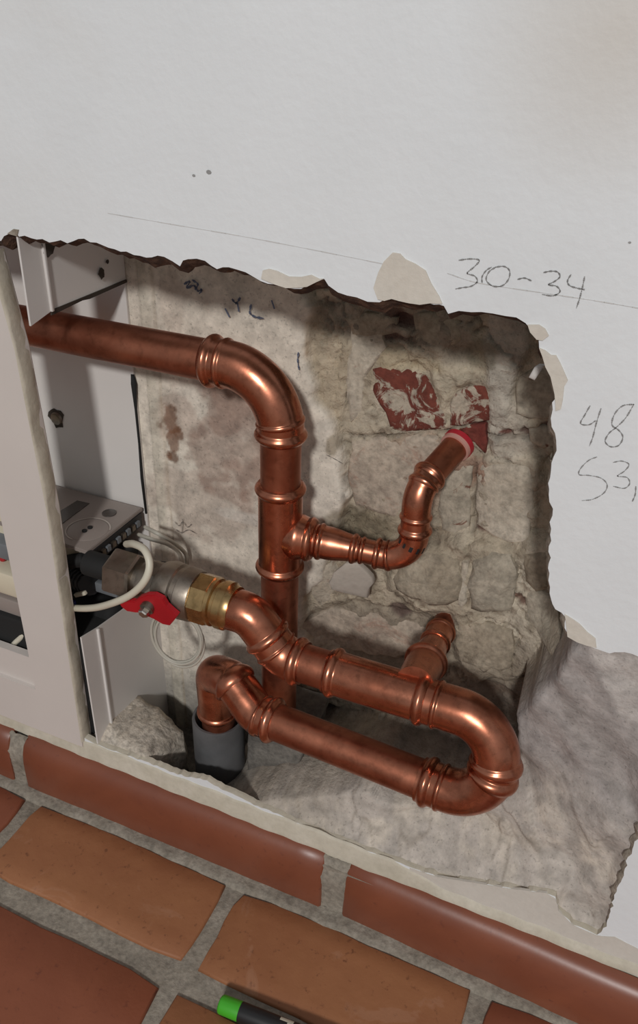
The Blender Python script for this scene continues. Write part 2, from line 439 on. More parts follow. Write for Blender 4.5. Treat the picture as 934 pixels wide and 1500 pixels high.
# uneven grout along the foot of the skirting
bm = bmesh.new(); rows = []
for i in range(161):
    x = -0.6+i*0.0075; w = 0.0012*math.sin(i*1.3)+0.0008*math.sin(i*0.37)
    rows.append([bm.verts.new((x, -0.0125, 0.0009+w*0.2)), bm.verts.new((x, -0.0215, 0.0006+w*0.3)), bm.verts.new((x, -0.0262+w, 0.0002)), bm.verts.new((x, -0.0285, -0.0035))])
for a, c in zip(rows[:-1], rows[1:]):
    for k in range(3): bm.faces.new((a[k], a[k+1], c[k+1], c[k]))
put(from_bm('grout_line', bm, mGrout), floor)

# ------------------------------------------------------------------ white wall with the broken hole
HOLE = [(-160,352),(-60,352),(0,351),(12,341),(20,338),(28,346),(45,348),(62,350),(72,354),(80,353),(98,355),(115,351),(132,353),(150,358),(168,364),(185,369),
 (196,372),(205,375),(222,375),(240,378),(252,384),(262,388),(268,382),(275,379),(288,380),(300,382),(308,389),(318,395),(326,391),(335,391),(348,393),(360,398),(371,403),(382,410),
 (392,413),(405,416),(422,420),(440,421),(452,416),(463,412),(474,410),(482,417),(495,428),(508,434),(522,438),(538,440),(555,440),(570,438),(585,437),(600,441),(615,444),(645,445),
 (648,450),(656,459),(672,458),(690,456),(705,458),(722,457),(740,460),(756,465),(772,472),(777,484),(786,497),(790,510),(792,520),(801,533),(806,545),(812,560),(813,580),(808,600),(810,625),(814,645),
 (815,660),(808,678),(806,700),(803,725),(808,745),(807,775),(803,800),(804,825),(802,840),(805,860),(806,878),(814,892),(826,905),(829,920),(832,932),(845,940),(858,944),(872,951),(893,958),(900,956),(915,955),(934,962),
 (960,965),(975,1010),(962,1100),(948,1180),(934,1222),(928,1245),(918,1262),(914,1283),(902,1300),(897,1322),(893,1345),(884,1360),(874,1369),(862,1364),(850,1358),(838,1354),(826,1342),(816,1332),(813,1314),(800,1308),(780,1305),(762,1308),(745,1301),(715,1296),(690,1292),(660,1289),
 (640,1284),(620,1277),(580,1262),(545,1249),(510,1236),(470,1221),(436,1206),(400,1190),(366,1176),(340,1163),(325,1156),(308,1146),(292,1139),(280,1139),(265,1135),(249,1131),(230,1122),(212,1115),(190,1108),(165,1099),(140,1090),(119,1078),(60,1058),(0,1038),(-160,985)]
hole_f = [P(a, c_, 0.0) for a, c_ in HOLE]
for i, v in enumerate(hole_f):
    if i < 2 or v.x < -0.33: v.z = 0.500 if v.z > 0.3 else 0.068
hole_f[0].x = hole_f[-1].x = -0.60
wall = struct(bpy.data.objects.new('wall_front', None)) if False else None
def wall_sheet(name, hole, y, mat, flip=False):
    X0, X1, Z0, Z1 = -1.5, 1.5, -0.02, 2.3
    outer = [Vector((X0, y, Z0)), Vector((X1, y, Z0)), Vector((X1, y, Z1)), Vector((X0, y, Z1))]
    hl = [Vector((v.x, y, v.z)) for v in hole]
    tris = tessellate_polygon([[v.xz.to_3d() for v in outer], [v.xz.to_3d() for v in hl]])
    bm = bmesh.new(); vs = [bm.verts.new(v) for v in outer+hl]
    for t in tris:
        try: bm.faces.new([vs[k] for k in t])
        except ValueError: pass
    for f in bm.faces: f.normal_update()
    for f in bm.faces:
        if (f.normal.y > 0) != flip: f.normal_flip()
    me = bpy.data.meshes.new(name); bm.to_mesh(me); bm.free()
    return mobj(name, me, mat)
# refine the outline with small chips
def refine(pts, per=0.0032, amp=0.0010, seed=3):
    rnd = random.Random(seed); out = []
    L = len(pts)
    for i in range(L):
        a = pts[i]; c_ = pts[(i+1) % L]; d = c_-a; n = max(1, int(d.length/per))
        if d.length > 0.12: n = 1
        for k in range(n):
            p = a+d*(k/n)
            if n > 1 or d.length < 0.1:
                nrm = Vector((d.z, 0, -d.x)).normalized(); p = p+nrm*rnd.uniform(-amp, amp)
            out.append(p)
    return out
hole_line = [Vector(v) for v in hole_f]
hole_f = refine(hole_f)
wall = struct(wall_sheet('wall_front', hole_f, 0.0, mWall))
# broken rim: from the front edge back through the board thickness, hanging a little into the hole
TH = 0.013
cxh, czh = -0.03, 0.28
rnd = random.Random(5)
bmt = bmesh.new(); bmg = bmesh.new()
Lh = len(hole_f); rim = []
for i, v in enumerate(hole_f):
    d = hole_f[(i+1) % Lh]-hole_f[i-1]; nrm = Vector((d.z, 0, -d.x)).normalized()   # points into the hole
    if nrm.dot(Vector((cxh-v.x, 0, czh-v.z))) < 0 and abs(d.x) > abs(d.z) and v.z > 0.4: nrm = -nrm
    if v.z > 0.43: inn = 0.0052+0.0016*math.sin(i*0.21)+rnd.uniform(-0.0008, 0.0010)
    elif v.z < 0.115: inn = 0.0004
    else: inn = 0.0022+rnd.uniform(-0.001, 0.0012)
    if v.z > 0.43: nrm = Vector((nrm.x*0.3, 0, -1)).normalized()
    elif v.z < 0.115: nrm = Vector((0, 0, 1))
    else: nrm = Vector((-1, 0, 0))
    tk = 1.0 if not (v.z < 0.335 and v.x > -0.105 or v.z < 0.115) else 0.42
    rim.append((v, v+nrm*inn*0.55+Vector((0, tk*(0.0035+rnd.uniform(-.0008, .0008)), 0)), v+nrm*inn+Vector((0, 0.008*tk, 0)), v+nrm*inn*0.9+Vector((0, TH*tk, 0))))
def rim_part(name, test, mat):
    bm = bmesh.new(); cache = {}
    def gv(i, k):
        if (i, k) not in cache: cache[i, k] = bm.verts.new(rim[i][k])
        return cache[i, k]
    for i in range(Lh):
        j = (i+1) % Lh
        if test(rim[i][0]) and (rim[j][0]-rim[i][0]).length < 0.5:
            for k in range(3): bm.faces.new((gv(i, k), gv(j, k), gv(j, k+1), gv(i, k+1)))
    put(from_bm(name, bm, mat, smooth=False), wall)
rim_part('torn_edge', lambda v: v.z > 0.485, mEdge)
rim_part('broken_edge', lambda v: 0.115 < v.z <= 0.485, mEdgeGrey)
rim_part('filled_edge', lambda v: v.z <= 0.115, mCaulk)
put(wall_sheet('wall_backing', [r[3]-Vector((0, 0, 0.012 if r[3].z < 0.115 else 0)) for r in rim], TH, mEdgeGrey, True), wall)
# bare plaster where the paint tore away: thin flakes beside the hole
def patch(name, poly, mat, th=0.0009, jitter=0.0006, seed=1, parent=None, y=0.0):
    rnd = random.Random(seed); pts = []
    L = len(poly)
    for i in range(L):
        a = P(*poly[i], y); c_ = P(*poly[(i+1) % L], y); n = max(1, int((c_-a).length/0.004))
        for k in range(n):
            p = a.lerp(c_, k/n); p.x += rnd.uniform(-jitter, jitter); p.z += rnd.uniform(-jitter, jitter); p.y = y-th; pts.append(p)
    return prism(name, pts, (0, th+0.0015, 0), mat, parent or wall)
patch('torn_patch', [(552,439),(549,420),(553,400),(562,382),(575,370),(586,370),(594,379),(608,388),(622,396),(632,414),(645,432),(648,444),(615,446),(600,442),(585,439)], mPaper, seed=2)
patch('torn_patch', [(384,408),(386,396),(394,392),(408,398),(424,404),(440,405),(455,402),(468,407),(474,409),(463,414),(450,418),(438,421),(420,420),(402,416)], mPaper, seed=3)
patch('torn_patch', [(774,474),(790,474),(800,481),(802,492),(794,497),(786,496),(778,485)], mPaper, seed=4)
patch('torn_patch', [(789,510),(797,514),(806,521),(816,520),(819,532),(826,545),(832,556),(826,566),(826,585),(822,600),(813,600),(812,575),(808,553),(800,536),(793,524)], mPaper, seed=5)
patch('torn_patch', [(826,900),(838,905),(850,914),(860,926),(872,935),(874,949),(858,944),(845,940),(832,932),(829,918)], mPaper, seed=6)
patch('torn_patch', [(12,341),(20,334),(28,336),(27,346),(18,343)], mEdgeGrey, seed=7)
patch('filler_strip', [(600,1271),(640,1284),(690,1292),(745,1301),(800,1308),(813,1316),(818,1334),(838,1354),(874,1370),(900,1372),(960,1402),(1060,1470),(800,1366),(700,1324),(600,1281)], stone('beige_wall_filler', s2l(204, 198, 188), s2l(212, 207, 198), 14, bs=0.15, grain=0.03, rough=0.6), th=0.0004, jitter=0.0002, seed=8)
# sealant bead along the skirting
bm = bmesh.new(); rows = []
for i in range(301):
    x = -0.62+i*0.0043
    w = 0.0007*math.sin(i*0.9)+0.0006*math.sin(i*0.31+2)+random.uniform(-.0002, .0002)
    zt = 0.0630+w+0.0090*(1-min(1, max(0, (x-0.05)/0.04)))
    rows.append([bm.verts.new(p) for p in ((x, -0.0036+w*0.4, 0.0535), (x, -0.0036+w*0.4, 0.0562+w*0.3), (x, -0.0024+w*0.3, 0.0595+w*.5), (x, -0.0014, zt-0.002), (x, -0.0006, zt), (x, 0.0006, zt+0.0005))])
for a, c_ in zip(rows[:-1], rows[1:]):
    for k in range(5): bm.faces.new((a[k], c_[k], c_[k+1], a[k+1]))
struct(from_bm('trim_1', bm, mCaulk))

# ------------------------------------------------------------------ the cavity: plaster, masonry, smoothed mortar (one height field y = f(x, z))
def poly_sd(px, pz, poly):
    "signed distance, positive inside"
    q = np.array([(p.x, p.z) for p in poly]); d = np.full(px.shape, 1e9); ins = np.zeros(px.shape, bool)
    for i in range(len(q)):
        a = q[i]; c_ = q[(i+1) % len(q)]; e = c_-a
        t = np.clip(((px-a[0])*e[0]+(pz-a[1])*e[1])/max(1e-12, e@e), 0, 1)
        d = np.minimum(d, np.hypot(px-a[0]-t*e[0], pz-a[1]-t*e[1]))
        cond = (a[1] > pz) != (c_[1] > pz)
        xi = (c_[0]-a[0])*(pz-a[1])/((c_[1]-a[1]) if abs(c_[1]-a[1]) > 1e-12 else 1e-12)+a[0]
        ins ^= cond & (px < xi)
    return np.where(ins, d, -d)
def idw(px, pz, ctrl, power=3):
    num = 0; den = 0
    for (a, c_, y) in ctrl:
        q = P(a, c_, y); w = 1/((px-q.x)**2+(pz-q.z)**2+1e-5)**(power/2); num = num+w*y; den = den+w
    return num/den
ST = 0.0015
xs = np.arange(-0.225, 0.335, ST); zs = np.arange(-0.012, 0.56, ST)
X, Z = np.meshgrid(xs, zs)
def at_d(poly, y): return [P(a, c_, y) for a, c_ in poly]
n_big = fbm(X, Z, 18, 4, 1); n_mid = fbm(X, Z, 60, 4, 5); n_fine = fbm(X, Z, 200, 3, 9); n_r = 1-np.abs(fbm(X, Z, 45, 4, 21))
jx = X+0.0030*fbm(X, Z, 70, 3, 31); jz = Z+0.0030*fbm(X, Z, 70, 3, 41)

def col(r, g, b_): return np.array(s2l(r, g, b_))
Y = 0.118+0.0035*n_big+0.0030*n_mid+0.0013*n_fine+0.0035*sstep(0.90, 1.0, n_r)*sstep(-0.2, 0.3, n_big)
T = np.empty(X.shape+(3,)); T[:] = col(186, 173, 152)
def tint(mask, c_): 
    global T
    T = T*(1-mask[..., None])+c_*mask[..., None]
tint(sstep(0.0, 0.5, n_big)*0.6, col(204, 193, 175))
tint(sstep(0.15, 0.45, fbm(X, Z, 110, 5, 91))*0.55, col(140, 126, 106)); tint(sstep(0.1, 0.5, n_mid)*0.5, col(160, 146, 126))
def region(poly, y, edge=0.0016, jit=True):
    sd = poly_sd(jx if jit else X, jz if jit else Z, at_d(poly, y)); return sstep(-edge, edge, sd), sd
def blob(a, c_, y, rx, rz, n=0.5, sc=60, seed=3):
    q = P(a, c_, y); d = np.hypot((X-q.x)/rx, (Z-q.z)/rz); return sstep(1.15, 0.75, d+n*fbm(X, Z, sc, 4, seed))
# right side comes forward towards the broken wall edge
rt = sstep(0.080, 0.150, X+0.006*n_big)*sstep(0.10, 0.16, Z)
Y = Y-rt*0.018
# shelf of masonry (row of stones) below the branch, recess under it
m, sd = region([(560,808),(600,822),(660,800),(740,806),(812,800),(822,930),(760,1000),(700,1010),(662,980),(655,915),(600,905),(560,878)], 0.10, 0.006); Y = Y-m*0.011
m, sd = region([(445,900),(520,880),(560,890),(640,905),(620,960),(580,985),(500,975),(440,960)], 0.118, 0.004); Y = Y+m*0.006; tint(m*0.5, col(150, 138, 122))
m, sd = region([(590,1000),(700,1000),(760,1000),(800,960),(835,940),(830,1100),(700,1110),(600,1090)], 0.115, 0.006); tint(m*0.75, col(112, 104, 96))  # damp masonry beside the mortar edge, its shadow also put into the tint
m, sd = region([(446,890),(560,905),(640,908),(665,925),(760,930),(835,940),(790,1010),(740,1075),(600,1060),(430,1020)], 0.112, 0.006); tint(m*0.45, col(122, 110, 98))  # lower masonry darker: damp dirt plus undercut shade put into the tint
m, sd = region([(500,755),(560,740),(600,790),(570,835),(520,800)], 0.116, 0.005); tint(m*0.5, col(124, 112, 90))
# fine cracks and pits in the old mortar
cr = 1-np.abs(fbm(X+0.004*n_mid, Z, 34, 4, 121)); k = sstep(0.955, 0.995, cr)*sstep(-0.25, 0.2, fbm(X, Z, 22, 2, 131)); Y = Y+0.0028*k; tint(k*0.6, col(112, 96, 80))
k = sstep(0.52, 0.62, vnoise(X*190, Z*190, 141))*sstep(0.72, 0.8, vnoise(X*60, Z*60, 142)); Y = Y+0.0015*k; tint(k*0.55, col(110, 90, 74))
# plaster sheet on the left
PL = [(150,300),(300,300),(432,395),(440,430),(452,452),(449,480),(447,505),(448,535),(458,565),(462,590),(478,612),(490,640),(497,675),(503,705),(508,735),(500,752),(492,780),(482,810),(470,850),(446,880),(440,925),(455,945),(452,985),(430,1005),(420,1100),(400,1160),(150,1200)]
m, sd = region(PL, 0.106)
AL = 1-0.72*m
m1, _ = region([(430,420),(470,455),(500,480),(508,520),(500,600),(492,650),(478,640),(462,600),(448,560),(445,500)], 0.112, 0.003)
Y = Y-m1*0.004; tint(m1*0.7, col(186, 170, 146))
yp = 0.106+0.0009*n_big+0.0003*n_mid+0.0025*sstep(0.006, 0.0, sd)
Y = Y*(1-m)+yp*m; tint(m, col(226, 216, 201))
tint(m*sstep(0.0, 0.45, n_big)*0.45, col(232, 224, 211))
tint(m*sstep(0.0035, 0.0006, sd)*sstep(-0.1, .4, n_mid)*0.7, col(166, 136, 98))
for (a, c_, rx, rz, k) in ((340,650,.040,.042,.50),(310,560,.020,.014,.35),(345,600,.022,.022,.40),(300,740,.05,.03,.30),(360,700,.03,.03,.35),(260,610,.020,.022,.35),(250,450,.012,.02,.18),(480,440,.01,.02,.2)):
    tint(m*blob(a, c_, 0.106, rx, rz, 0.9, 55, int(a))*k, col(136, 98, 82))
for (a, c_, rx, rz) in ((250,615,.007,.013),(253,645,.005,.009),(234,622,.003,.004),(262,635,.005,.006),(254,670,.005,.006),(248,668,.003,.005)):
    tint(m*blob(a, c_, 0.106, rx, rz, 0.7, 160, int(c_))*0.75, col(118, 78, 52))
tint(m*blob(350, 755, 0.106, .022, .006, .5)*0.5, col(214, 206, 196)); tint(m*blob(300, 900, 0.106, .06, .05, .5)*0.4, col(196, 190, 180))
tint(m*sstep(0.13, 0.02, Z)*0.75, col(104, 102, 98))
# corner bead strip along the cabinet side
sb = (sstep(0.0010, 0.0, np.abs(X+0.2075)-0.0045-0.0008*n_big))*m; Y = Y-sb*0.0016; tint(sb*0.5, col(202, 194, 176))
sb = sstep(0.0016, 0.0, np.abs(X+0.2005+0.0014*n_big))*m; Y = Y+sb*0.0008; tint(sb*0.45, col(160, 140, 112))
# smooth lime streaks on the right
m, sd = region([(705,440),(770,480),(775,520),(750,560),(742,590),(735,640),(722,665),(712,690),(706,600),(702,540)], 0.100, 0.003); Y = Y-m*0.004; tint(m*0.85, col(184, 176, 164))
m, sd = region([(705,690),(785,690),(782,760),(770,812),(735,808),(690,790),(684,700)], 0.096, 0.004); Y = Y-m*0.004; tint(m*0.75, col(178, 166, 148))
m, sd = region([(715,610),(745,600),(770,640),(785,670),(745,690),(715,690)], 0.098, 0.004); tint(m*0.8, col(186, 176, 162)); Y = Y-m*(0.002+0.003*np.abs(n_fine))
m, sd = region([(630,530),(690,520),(690,560),(660,575),(645,600),(632,570)], 0.112, 0.003); Y = Y-m*0.004; tint(m*0.85, col(196, 184, 162))
m, sd = region([(530,510),(640,505),(650,545),(560,548)], 0.114, 0.003); tint(m*0.6, col(178, 162, 132))
m, sd = region([(455,440),(560,450),(690,460),(700,535),(600,520),(520,505),(470,480)], 0.116, 0.004); tint(m*0.55, col(140, 128, 116)); Y = Y+m*0.004*n_mid
for (a, c_, rx, rz) in ((578,462,.010,.008),(590,470,.008,.005),(640,478,.004,.004),(560,492,.02,.003)):
    k = blob(a, c_, 0.118, rx, rz, .5, 90, a); tint(k*0.8, col(84, 56, 48)); Y = Y+k*0.003
tint(blob(495, 645, 0.118, .006, .01, .5), col(172, 160, 142))
for (a, c_, rx, rz, cc) in ((572,915,.011,.008,(92,72,66)),(706,765,.008,.003,(110,74,60)),(704,792,.010,.003,(96,60,50)),(640,735,.006,.002,(110,66,52)),(732,648,.004,.002,(120,60,48)),(780,650,.014,.003,(98,70,60)),(795,645,.006,.006,(86,60,52)),(748,752,.010,.010,(160,138,116)),(690,640,.006,.006,(120,44,40)),(745,880,.014,.004,(116,80,66)),(785,905,.006,.005,(110,92,78)),(640,880,.004,.003,(100,72,62))):
    k = blob(a, c_, 0.10, rx, rz, .5, 150, a); tint(k*0.85, col(*cc)); Y = Y+k*0.0025
tint(blob(690, 700, 0.11, .02, .012, .6)*0.6, col(150, 104, 84)); tint(blob(600, 690, 0.118, .04, .03, .7)*0.5, col(160, 128, 110))
tint(blob(530, 770, 0.118, .03, .016, .5)*0.7, col(118, 108, 88)); tint(blob(700, 520, 0.11, .012, .012, .6)*0.6, col(120, 112, 92))
tint(blob(735, 600, 0.0, .02, .02, .6)*0.0, col(120, 112, 92))
# darker brown bottom of the pit
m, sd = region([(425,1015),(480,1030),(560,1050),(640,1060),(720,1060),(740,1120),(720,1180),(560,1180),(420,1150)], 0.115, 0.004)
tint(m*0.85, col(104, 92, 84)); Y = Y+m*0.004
m, sd = region([(430,1000),(470,1010),(560,1042),(600,1060),(590,1075),(540,1060),(430,1025)], 0.110, 0.003); tint(m*0.7, col(178, 168, 150)); Y = Y-m*0.006*(1+n_mid)
# joints between courses
for (a0, b0, a1, b1) in ((510,645,650,641),(650,640,705,622),(505,700,505,760),(570,700,640,800),(690,690,688,800),(680,640,800,652)):
    q0 = P(a0, b0, 0.11); q1 = P(a1, b1, 0.11); e = np.array([q1.x-q0.x, q1.z-q0.z]); 
    t = np.clip(((X-q0.x)*e[0]+(Z-q0.z)*e[1])/(e@e), 0, 1); d = np.hypot(jx-q0.x-t*e[0], jz-q0.z-t*e[1])
    k = sstep(0.0022, 0.0006, d); Y = Y+k*0.004; tint(k*0.5, col(90, 76, 64))
# smoothed mortar that ramps out to the wall face
SL = [(834,930),(820,960),(805,985),(790,1005),(772,1030),(757,1050),(748,1062),(750,1090),(752,1110),(745,1140),(735,1165),(700,1185),(640,1182),(600,1172),(560,1160),(548,1148),(520,1143),(480,1146),(440,1140),(405,1138),(370,1142),(340,1150),(318,1156),(322,1170),(330,1250),(700,1420),(960,1500),(1060,1500),(1100,1000),(1020,890),(870,900)]
sctrl = [(834,936,.012),(790,1000,.026),(752,1060,.036),(750,1110,.044),(700,1185,.052),(640,1180,.058),(560,1165,.076),(480,1150,.082),(400,1142,.078),(345,1150,.040),
 (318,1152,.006),(350,1170,.005),(390,1188,.004),(436,1210,.004),(480,1228,.004),(520,1243,.004),(570,1262,.004),(620,1280,.004),(660,1291,.004),(700,1297,.004),(750,1305,.005),(800,1312,.005),(820,1340,.005),(870,1372,.005),(450,1180,.050),(540,1205,.046),(640,1230,.044),(740,1230,.034),(820,1250,.022),(840,1320,.010),(895,1320,.006),
 (930,1220,.005),(860,1100,.020),(800,1100,.030),(900,1000,.012),(930,960,.009),(880,960,.010),(960,1100,.010),(840,1000,.016),(1000,1000,.010),(1000,1300,.010),(600,1258,.012),(700,1272,.014)]
jx2 = X+0.0016*fbm(X, Z, 70, 3, 31)
sd = poly_sd(jx2, jz, at_d(SL, 0.03)); m = sstep(-0.0022, 0.0022, sd)
ys = idw(X, Z, sctrl)
# trowelled ridges, running down to the left
u = X*0.86+Z*0.5; v = -X*0.5+Z*0.86
rid = fbm(u+0.01*n_big, v*0.28, 75, 4, 61); lowm = sstep(0.215, 0.12, Z+0.02*n_big)
ys = ys+0.0022*n_big+rid*(0.0004+0.0020*lowm)+0.0002*n_mid+0.0004*n_fine*(0.3+lowm)
step = sstep(0.02, 0.10, fbm(u, v*0.35, 38, 3, 77)); ys = ys-step*0.0022*lowm
ys = ys+0.004*sstep(0.005, 0.0, sd)
hd = poly_sd(X, Z, hole_line); lim = 0.0040+np.maximum(0, hd-0.0006)*0.95+0.0010*n_mid*sstep(0.002, 0.01, hd)
ys = np.where(Z < 0.34, np.minimum(ys, lim), ys)
ys = np.maximum(ys, 0.0030)
Y = np.where(sd > -0.0022, Y*(1-m)+ys*m, Y)
cm = np.empty_like(T); cm[:] = col(172, 165, 161)
k = lowm*(0.5+0.5*sstep(-.2, .4, n_mid)); cm = cm*(1-0.9*k[..., None])+col(214, 203, 188)*0.9*k[..., None]  # lower ramp lighter: the light falling on it is put into the colour
k = sstep(0.1, .45, fbm(u, v*0.4, 30, 4, 171))*(1-lowm)*0.7; cm = cm*(1-k[..., None])+col(206, 200, 194)*k[..., None]
k = sstep(0.03, -0.04, X)*lowm; cm = cm*(1-0.6*k[..., None])+col(160, 148, 132)*0.6*k[..., None]
k = sstep(0.1, .5, rid)*0.35; cm = cm*(1-k[..., None])+col(160, 153, 146)*k[..., None]
k = (step*(1-step)*4)*lowm*0.4; cm = cm*(1-k[..., None])+col(128, 116, 102)*k[..., None]
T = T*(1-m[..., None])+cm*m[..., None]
AL = AL*(1-m)+0.45*m
Yc = Y
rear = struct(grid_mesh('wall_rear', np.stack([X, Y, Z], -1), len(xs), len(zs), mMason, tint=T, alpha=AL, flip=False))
def depth_at(x, z):
    i = int(round((x-xs[0])/ST)); j = int(round((z-zs[0])/ST)); i = min(max(i, 0), len(xs)-1); j = min(max(j, 0), len(zs)-1); return float(Yc[j, i])

# individual bricks, stones and flakes set in the masonry
_k = 7
_pad = np.pad(Yc, _k, mode='edge'); Yb = sum(_pad[_k+a:_k+a+Yc.shape[0], _k+b:_k+b+Yc.shape[1]] for a in range(-_k, _k+1, 2) for b in range(-_k, _k+1, 2))/64.0
def base_at(x, z):
    i = min(max(int(round((x-xs[0])/ST)), 0), len(xs)-1); j = min(max(int(round((z-zs[0])/ST)), 0), len(zs)-1); return float(Yb[j, i])
def lump(name, poly, yf, mat, parent=rear, conform=True, proud=0.0016, thick=0.03, dome=0.0006, rough=0.0014, seed=0, inset=0.0022, tilt=(0, 0)):
    rnd = random.Random(seed); out = []
    pts = [P(a, c_, yf) for a, c_ in poly]; L = len(pts)
    for i in range(L):
        a = pts[i]; c_ = pts[(i+1) % L]; n = max(1, int((c_-a).length/0.006))
        for k in range(n): out.append(a.lerp(c_, k/n)+Vector((rnd.uniform(-.0007, .0007), 0, rnd.uniform(-.0007, .0007))))
    c0 = sum(out, Vector())/len(out); bm = bmesh.new(); rings = []
    mr = min((p-c0).length for p in out)
    for (sc, dy) in ((1.0, thick), (1.03, inset*1.4), (1.0, inset*0.5), (1-inset/mr*0.7, 0.0), (0.72, -dome*0.6), (0.42, -dome)):
        ring = []
        for p in out:
            q = c0+(p-c0)*sc; y = (base_at(q.x, q.z)-proud if conform else yf)+dy
            if dy <= inset*0.5:
                y += rough*(2*float(vnoise(np.array([q.x*170.0+seed*3.1]), np.array([q.z*170.0]), seed)[0])-1)
            y += (q.x-c0.x)*tilt[0]+(q.z-c0.z)*tilt[1]
            ring.append(bm.verts.new((q.x, y, q.z)))
        rings.append(ring)
    n = len(out)
    for a, b_ in zip(rings[:-1], rings[1:]):
        for k in range(n): bm.faces.new((a[k], a[(k+1) % n], b_[(k+1) % n], b_[k]))
    cv = bm.verts.new((c0.x, (base_at(c0.x, c0.z)-proud if conform else yf)-dome, c0.z))
    for k in range(n): bm.faces.new((rings[-1][k], rings[-1][(k+1) % n], cv))
    o = from_bm(name, bm, mat); sharp(o, 60)
    if parent is not None: put(o, parent)
    return o
lump('brick', [(541,548),(556,541),(575,550),(600,552),(618,558),(628,574),(634,595),(645,612),(648,634),(612,637),(580,640),(566,632),(560,610),(548,596),(540,576)], 0.110, mBrick, seed=1)
lump('brick', [(651,618),(654,598),(662,582),(676,574),(706,571),(711,590),(710,622),(690,628),(668,634),(652,632)], 0.108, mBrick, seed=2)
lump('brick', [(664,640),(684,630),(708,624),(711,650),(706,668),(690,656),(676,648)], 0.113, mBrickDark, seed=3, dome=0.0)
lump('brick', [(513,650),(560,647),(640,646),(634,672),(612,690),(600,716),(592,742),(576,762),(540,752),(518,744),(508,700)], 0.112, mBrickPink, seed=4)
lump('brick', [(640,728),(650,704),(668,690),(684,694),(682,740),(680,780),(662,790),(642,786),(634,760)], 0.107, mBrickGrey, seed=5)
lump('brick', [(690,702),(730,696),(770,698),(776,716),(774,760),(766,806),(738,808),(712,800),(688,786),(686,740)], 0.098, mBrickLime, seed=6)
lump('brick', [(746,574),(770,560),(798,556),(806,580),(804,618),(796,638),(762,640),(742,628),(740,600)], 0.088, mBrickGrey, seed=7)
lump('brick', [(760,654),(784,650),(800,656),(800,676),(782,684),(762,676)], 0.086, mBrickGrey, seed=8)
lump('stone', [(578,842),(594,826),(618,822),(648,824),(664,834),(672,858),(668,888),(650,896),(626,892),(600,884),(574,874),(568,858)], 0.097, mStone, seed=9, inset=0.005, proud=0.005, dome=0.002, rough=0.003)
lump('stone', [(686,836),(712,822),(742,826),(752,846),(748,880),(742,908),(710,914),(684,906),(680,870)], 0.094, mBrickGrey, seed=10, inset=0.004, proud=0.004, dome=0.002, rough=0.003)
lump('stone', [(760,836),(790,828),(806,836),(806,866),(800,886),(776,888),(758,876)], 0.082, mStone, seed=11, inset=0.0035, proud=0.003, rough=0.002)
lump('stone', [(758,892),(782,890),(810,896),(824,914),(820,934),(792,940),(760,934)], 0.080, mBrickGrey, seed=12, inset=0.0035, proud=0.003, rough=0.003)
lump('stone', [(668,926),(710,922),(748,930),(752,956),(744,984),(706,992),(668,980),(660,950)], 0.100, mStone, seed=13, inset=0.0035, proud=0.003, rough=0.003)
lump('stone', [(450,905),(486,892),(540,898),(600,912),(630,924),(616,952),(580,962),(500,950),(452,938)], 0.122, mBrickPink, seed=14)
lump('stone', [(670,832),(680,834),(678,890),(672,906),(664,900),(668,866)], 0.098, mBrickLime, seed=15, inset=0.002)
lump('stone', [(362,1060),(400,1060),(448,1078),(440,1112),(430,1136),(392,1142),(362,1140)], 0.047, mDarkStone, seed=16, thick=0.05, inset=0.002, dome=0.0, conform=False)
lump('stone', [(510,480),(552,486),(560,512),(545,535),(530,560),(524,610),(510,620),(504,560)], 0.113, mBrickLime, seed=17)
lump('stone', [(500,470),(530,462),(575,470),(572,494),(540,500),(512,494)], 0.112, mStone, seed=18)
lump('stone', [(600,462),(640,462),(672,470),(676,500),(640,514),(606,502)], 0.113, mStone, seed=19)
lump('plaster_flake', [(484,850),(494,834),(510,820),(524,824),(536,840),(543,860),(536,866),(531,884),(514,876),(500,868),(488,862)], 0.088, mFlake, seed=20, conform=False, thick=0.006, inset=0.001, dome=0.0006, rough=0.0005, tilt=(0.35, -0.25))
lump('stone', [(452,850),(474,836),(484,850),(484,872),(470,902),(456,910),(448,884)], 0.100, mBrickLime, seed=21, thick=0.02, inset=0.003)
lump('stone', [(446,940),(470,948),(486,964),(476,982),(452,978)], 0.104, mBrickLime, seed=22, thick=0.02)
# crumbs and rubble on the ledge and in the pit
for i, (a, c_, yy, s) in enumerate(((470,1130,.085,.006),(500,1128,.088,.008),(448,1118,.088,.007),(540,1138,.084,.005),(425,1130,.08,.005),(590,1062,.105,.005),(560,1050,.105,.004),(620,1085,.11,.003),(600,1078,.11,.002))):
    bm = bmesh.new(); bmesh.ops.create_icosphere(bm, subdivisions=2, radius=s)
    rr = random.Random(i); off = [Vector((rr.uniform(-1, 1), rr.uniform(-1, 1), rr.uniform(-1, 1))).normalized() for _ in range(7)]
    for v in bm.verts:
        for d in off:
            e = v.co.dot(d)-s*0.62
            if e > 0: v.co -= d*e
        v.co += P(a, c_, yy)
    put(from_bm('rubble_piece', bm, mDarkStone if i % 2 else mBrickGrey, smooth=False), rear)
pit = box('cavity_floor', (-0.03, 0.068, 0.002), (0.40, 0.108, 0.004), mDarkStone); struct(pit); put(pit, rear)
# white scrap of plaster at the right edge
lump('plaster_flake', [(776,552),(782,540),(790,534),(797,537),(792,546),(782,556)], 0.030, mMetalWhite, seed=31, conform=False, thick=0.003, inset=0.0006, dome=0.0003, rough=0.0002)

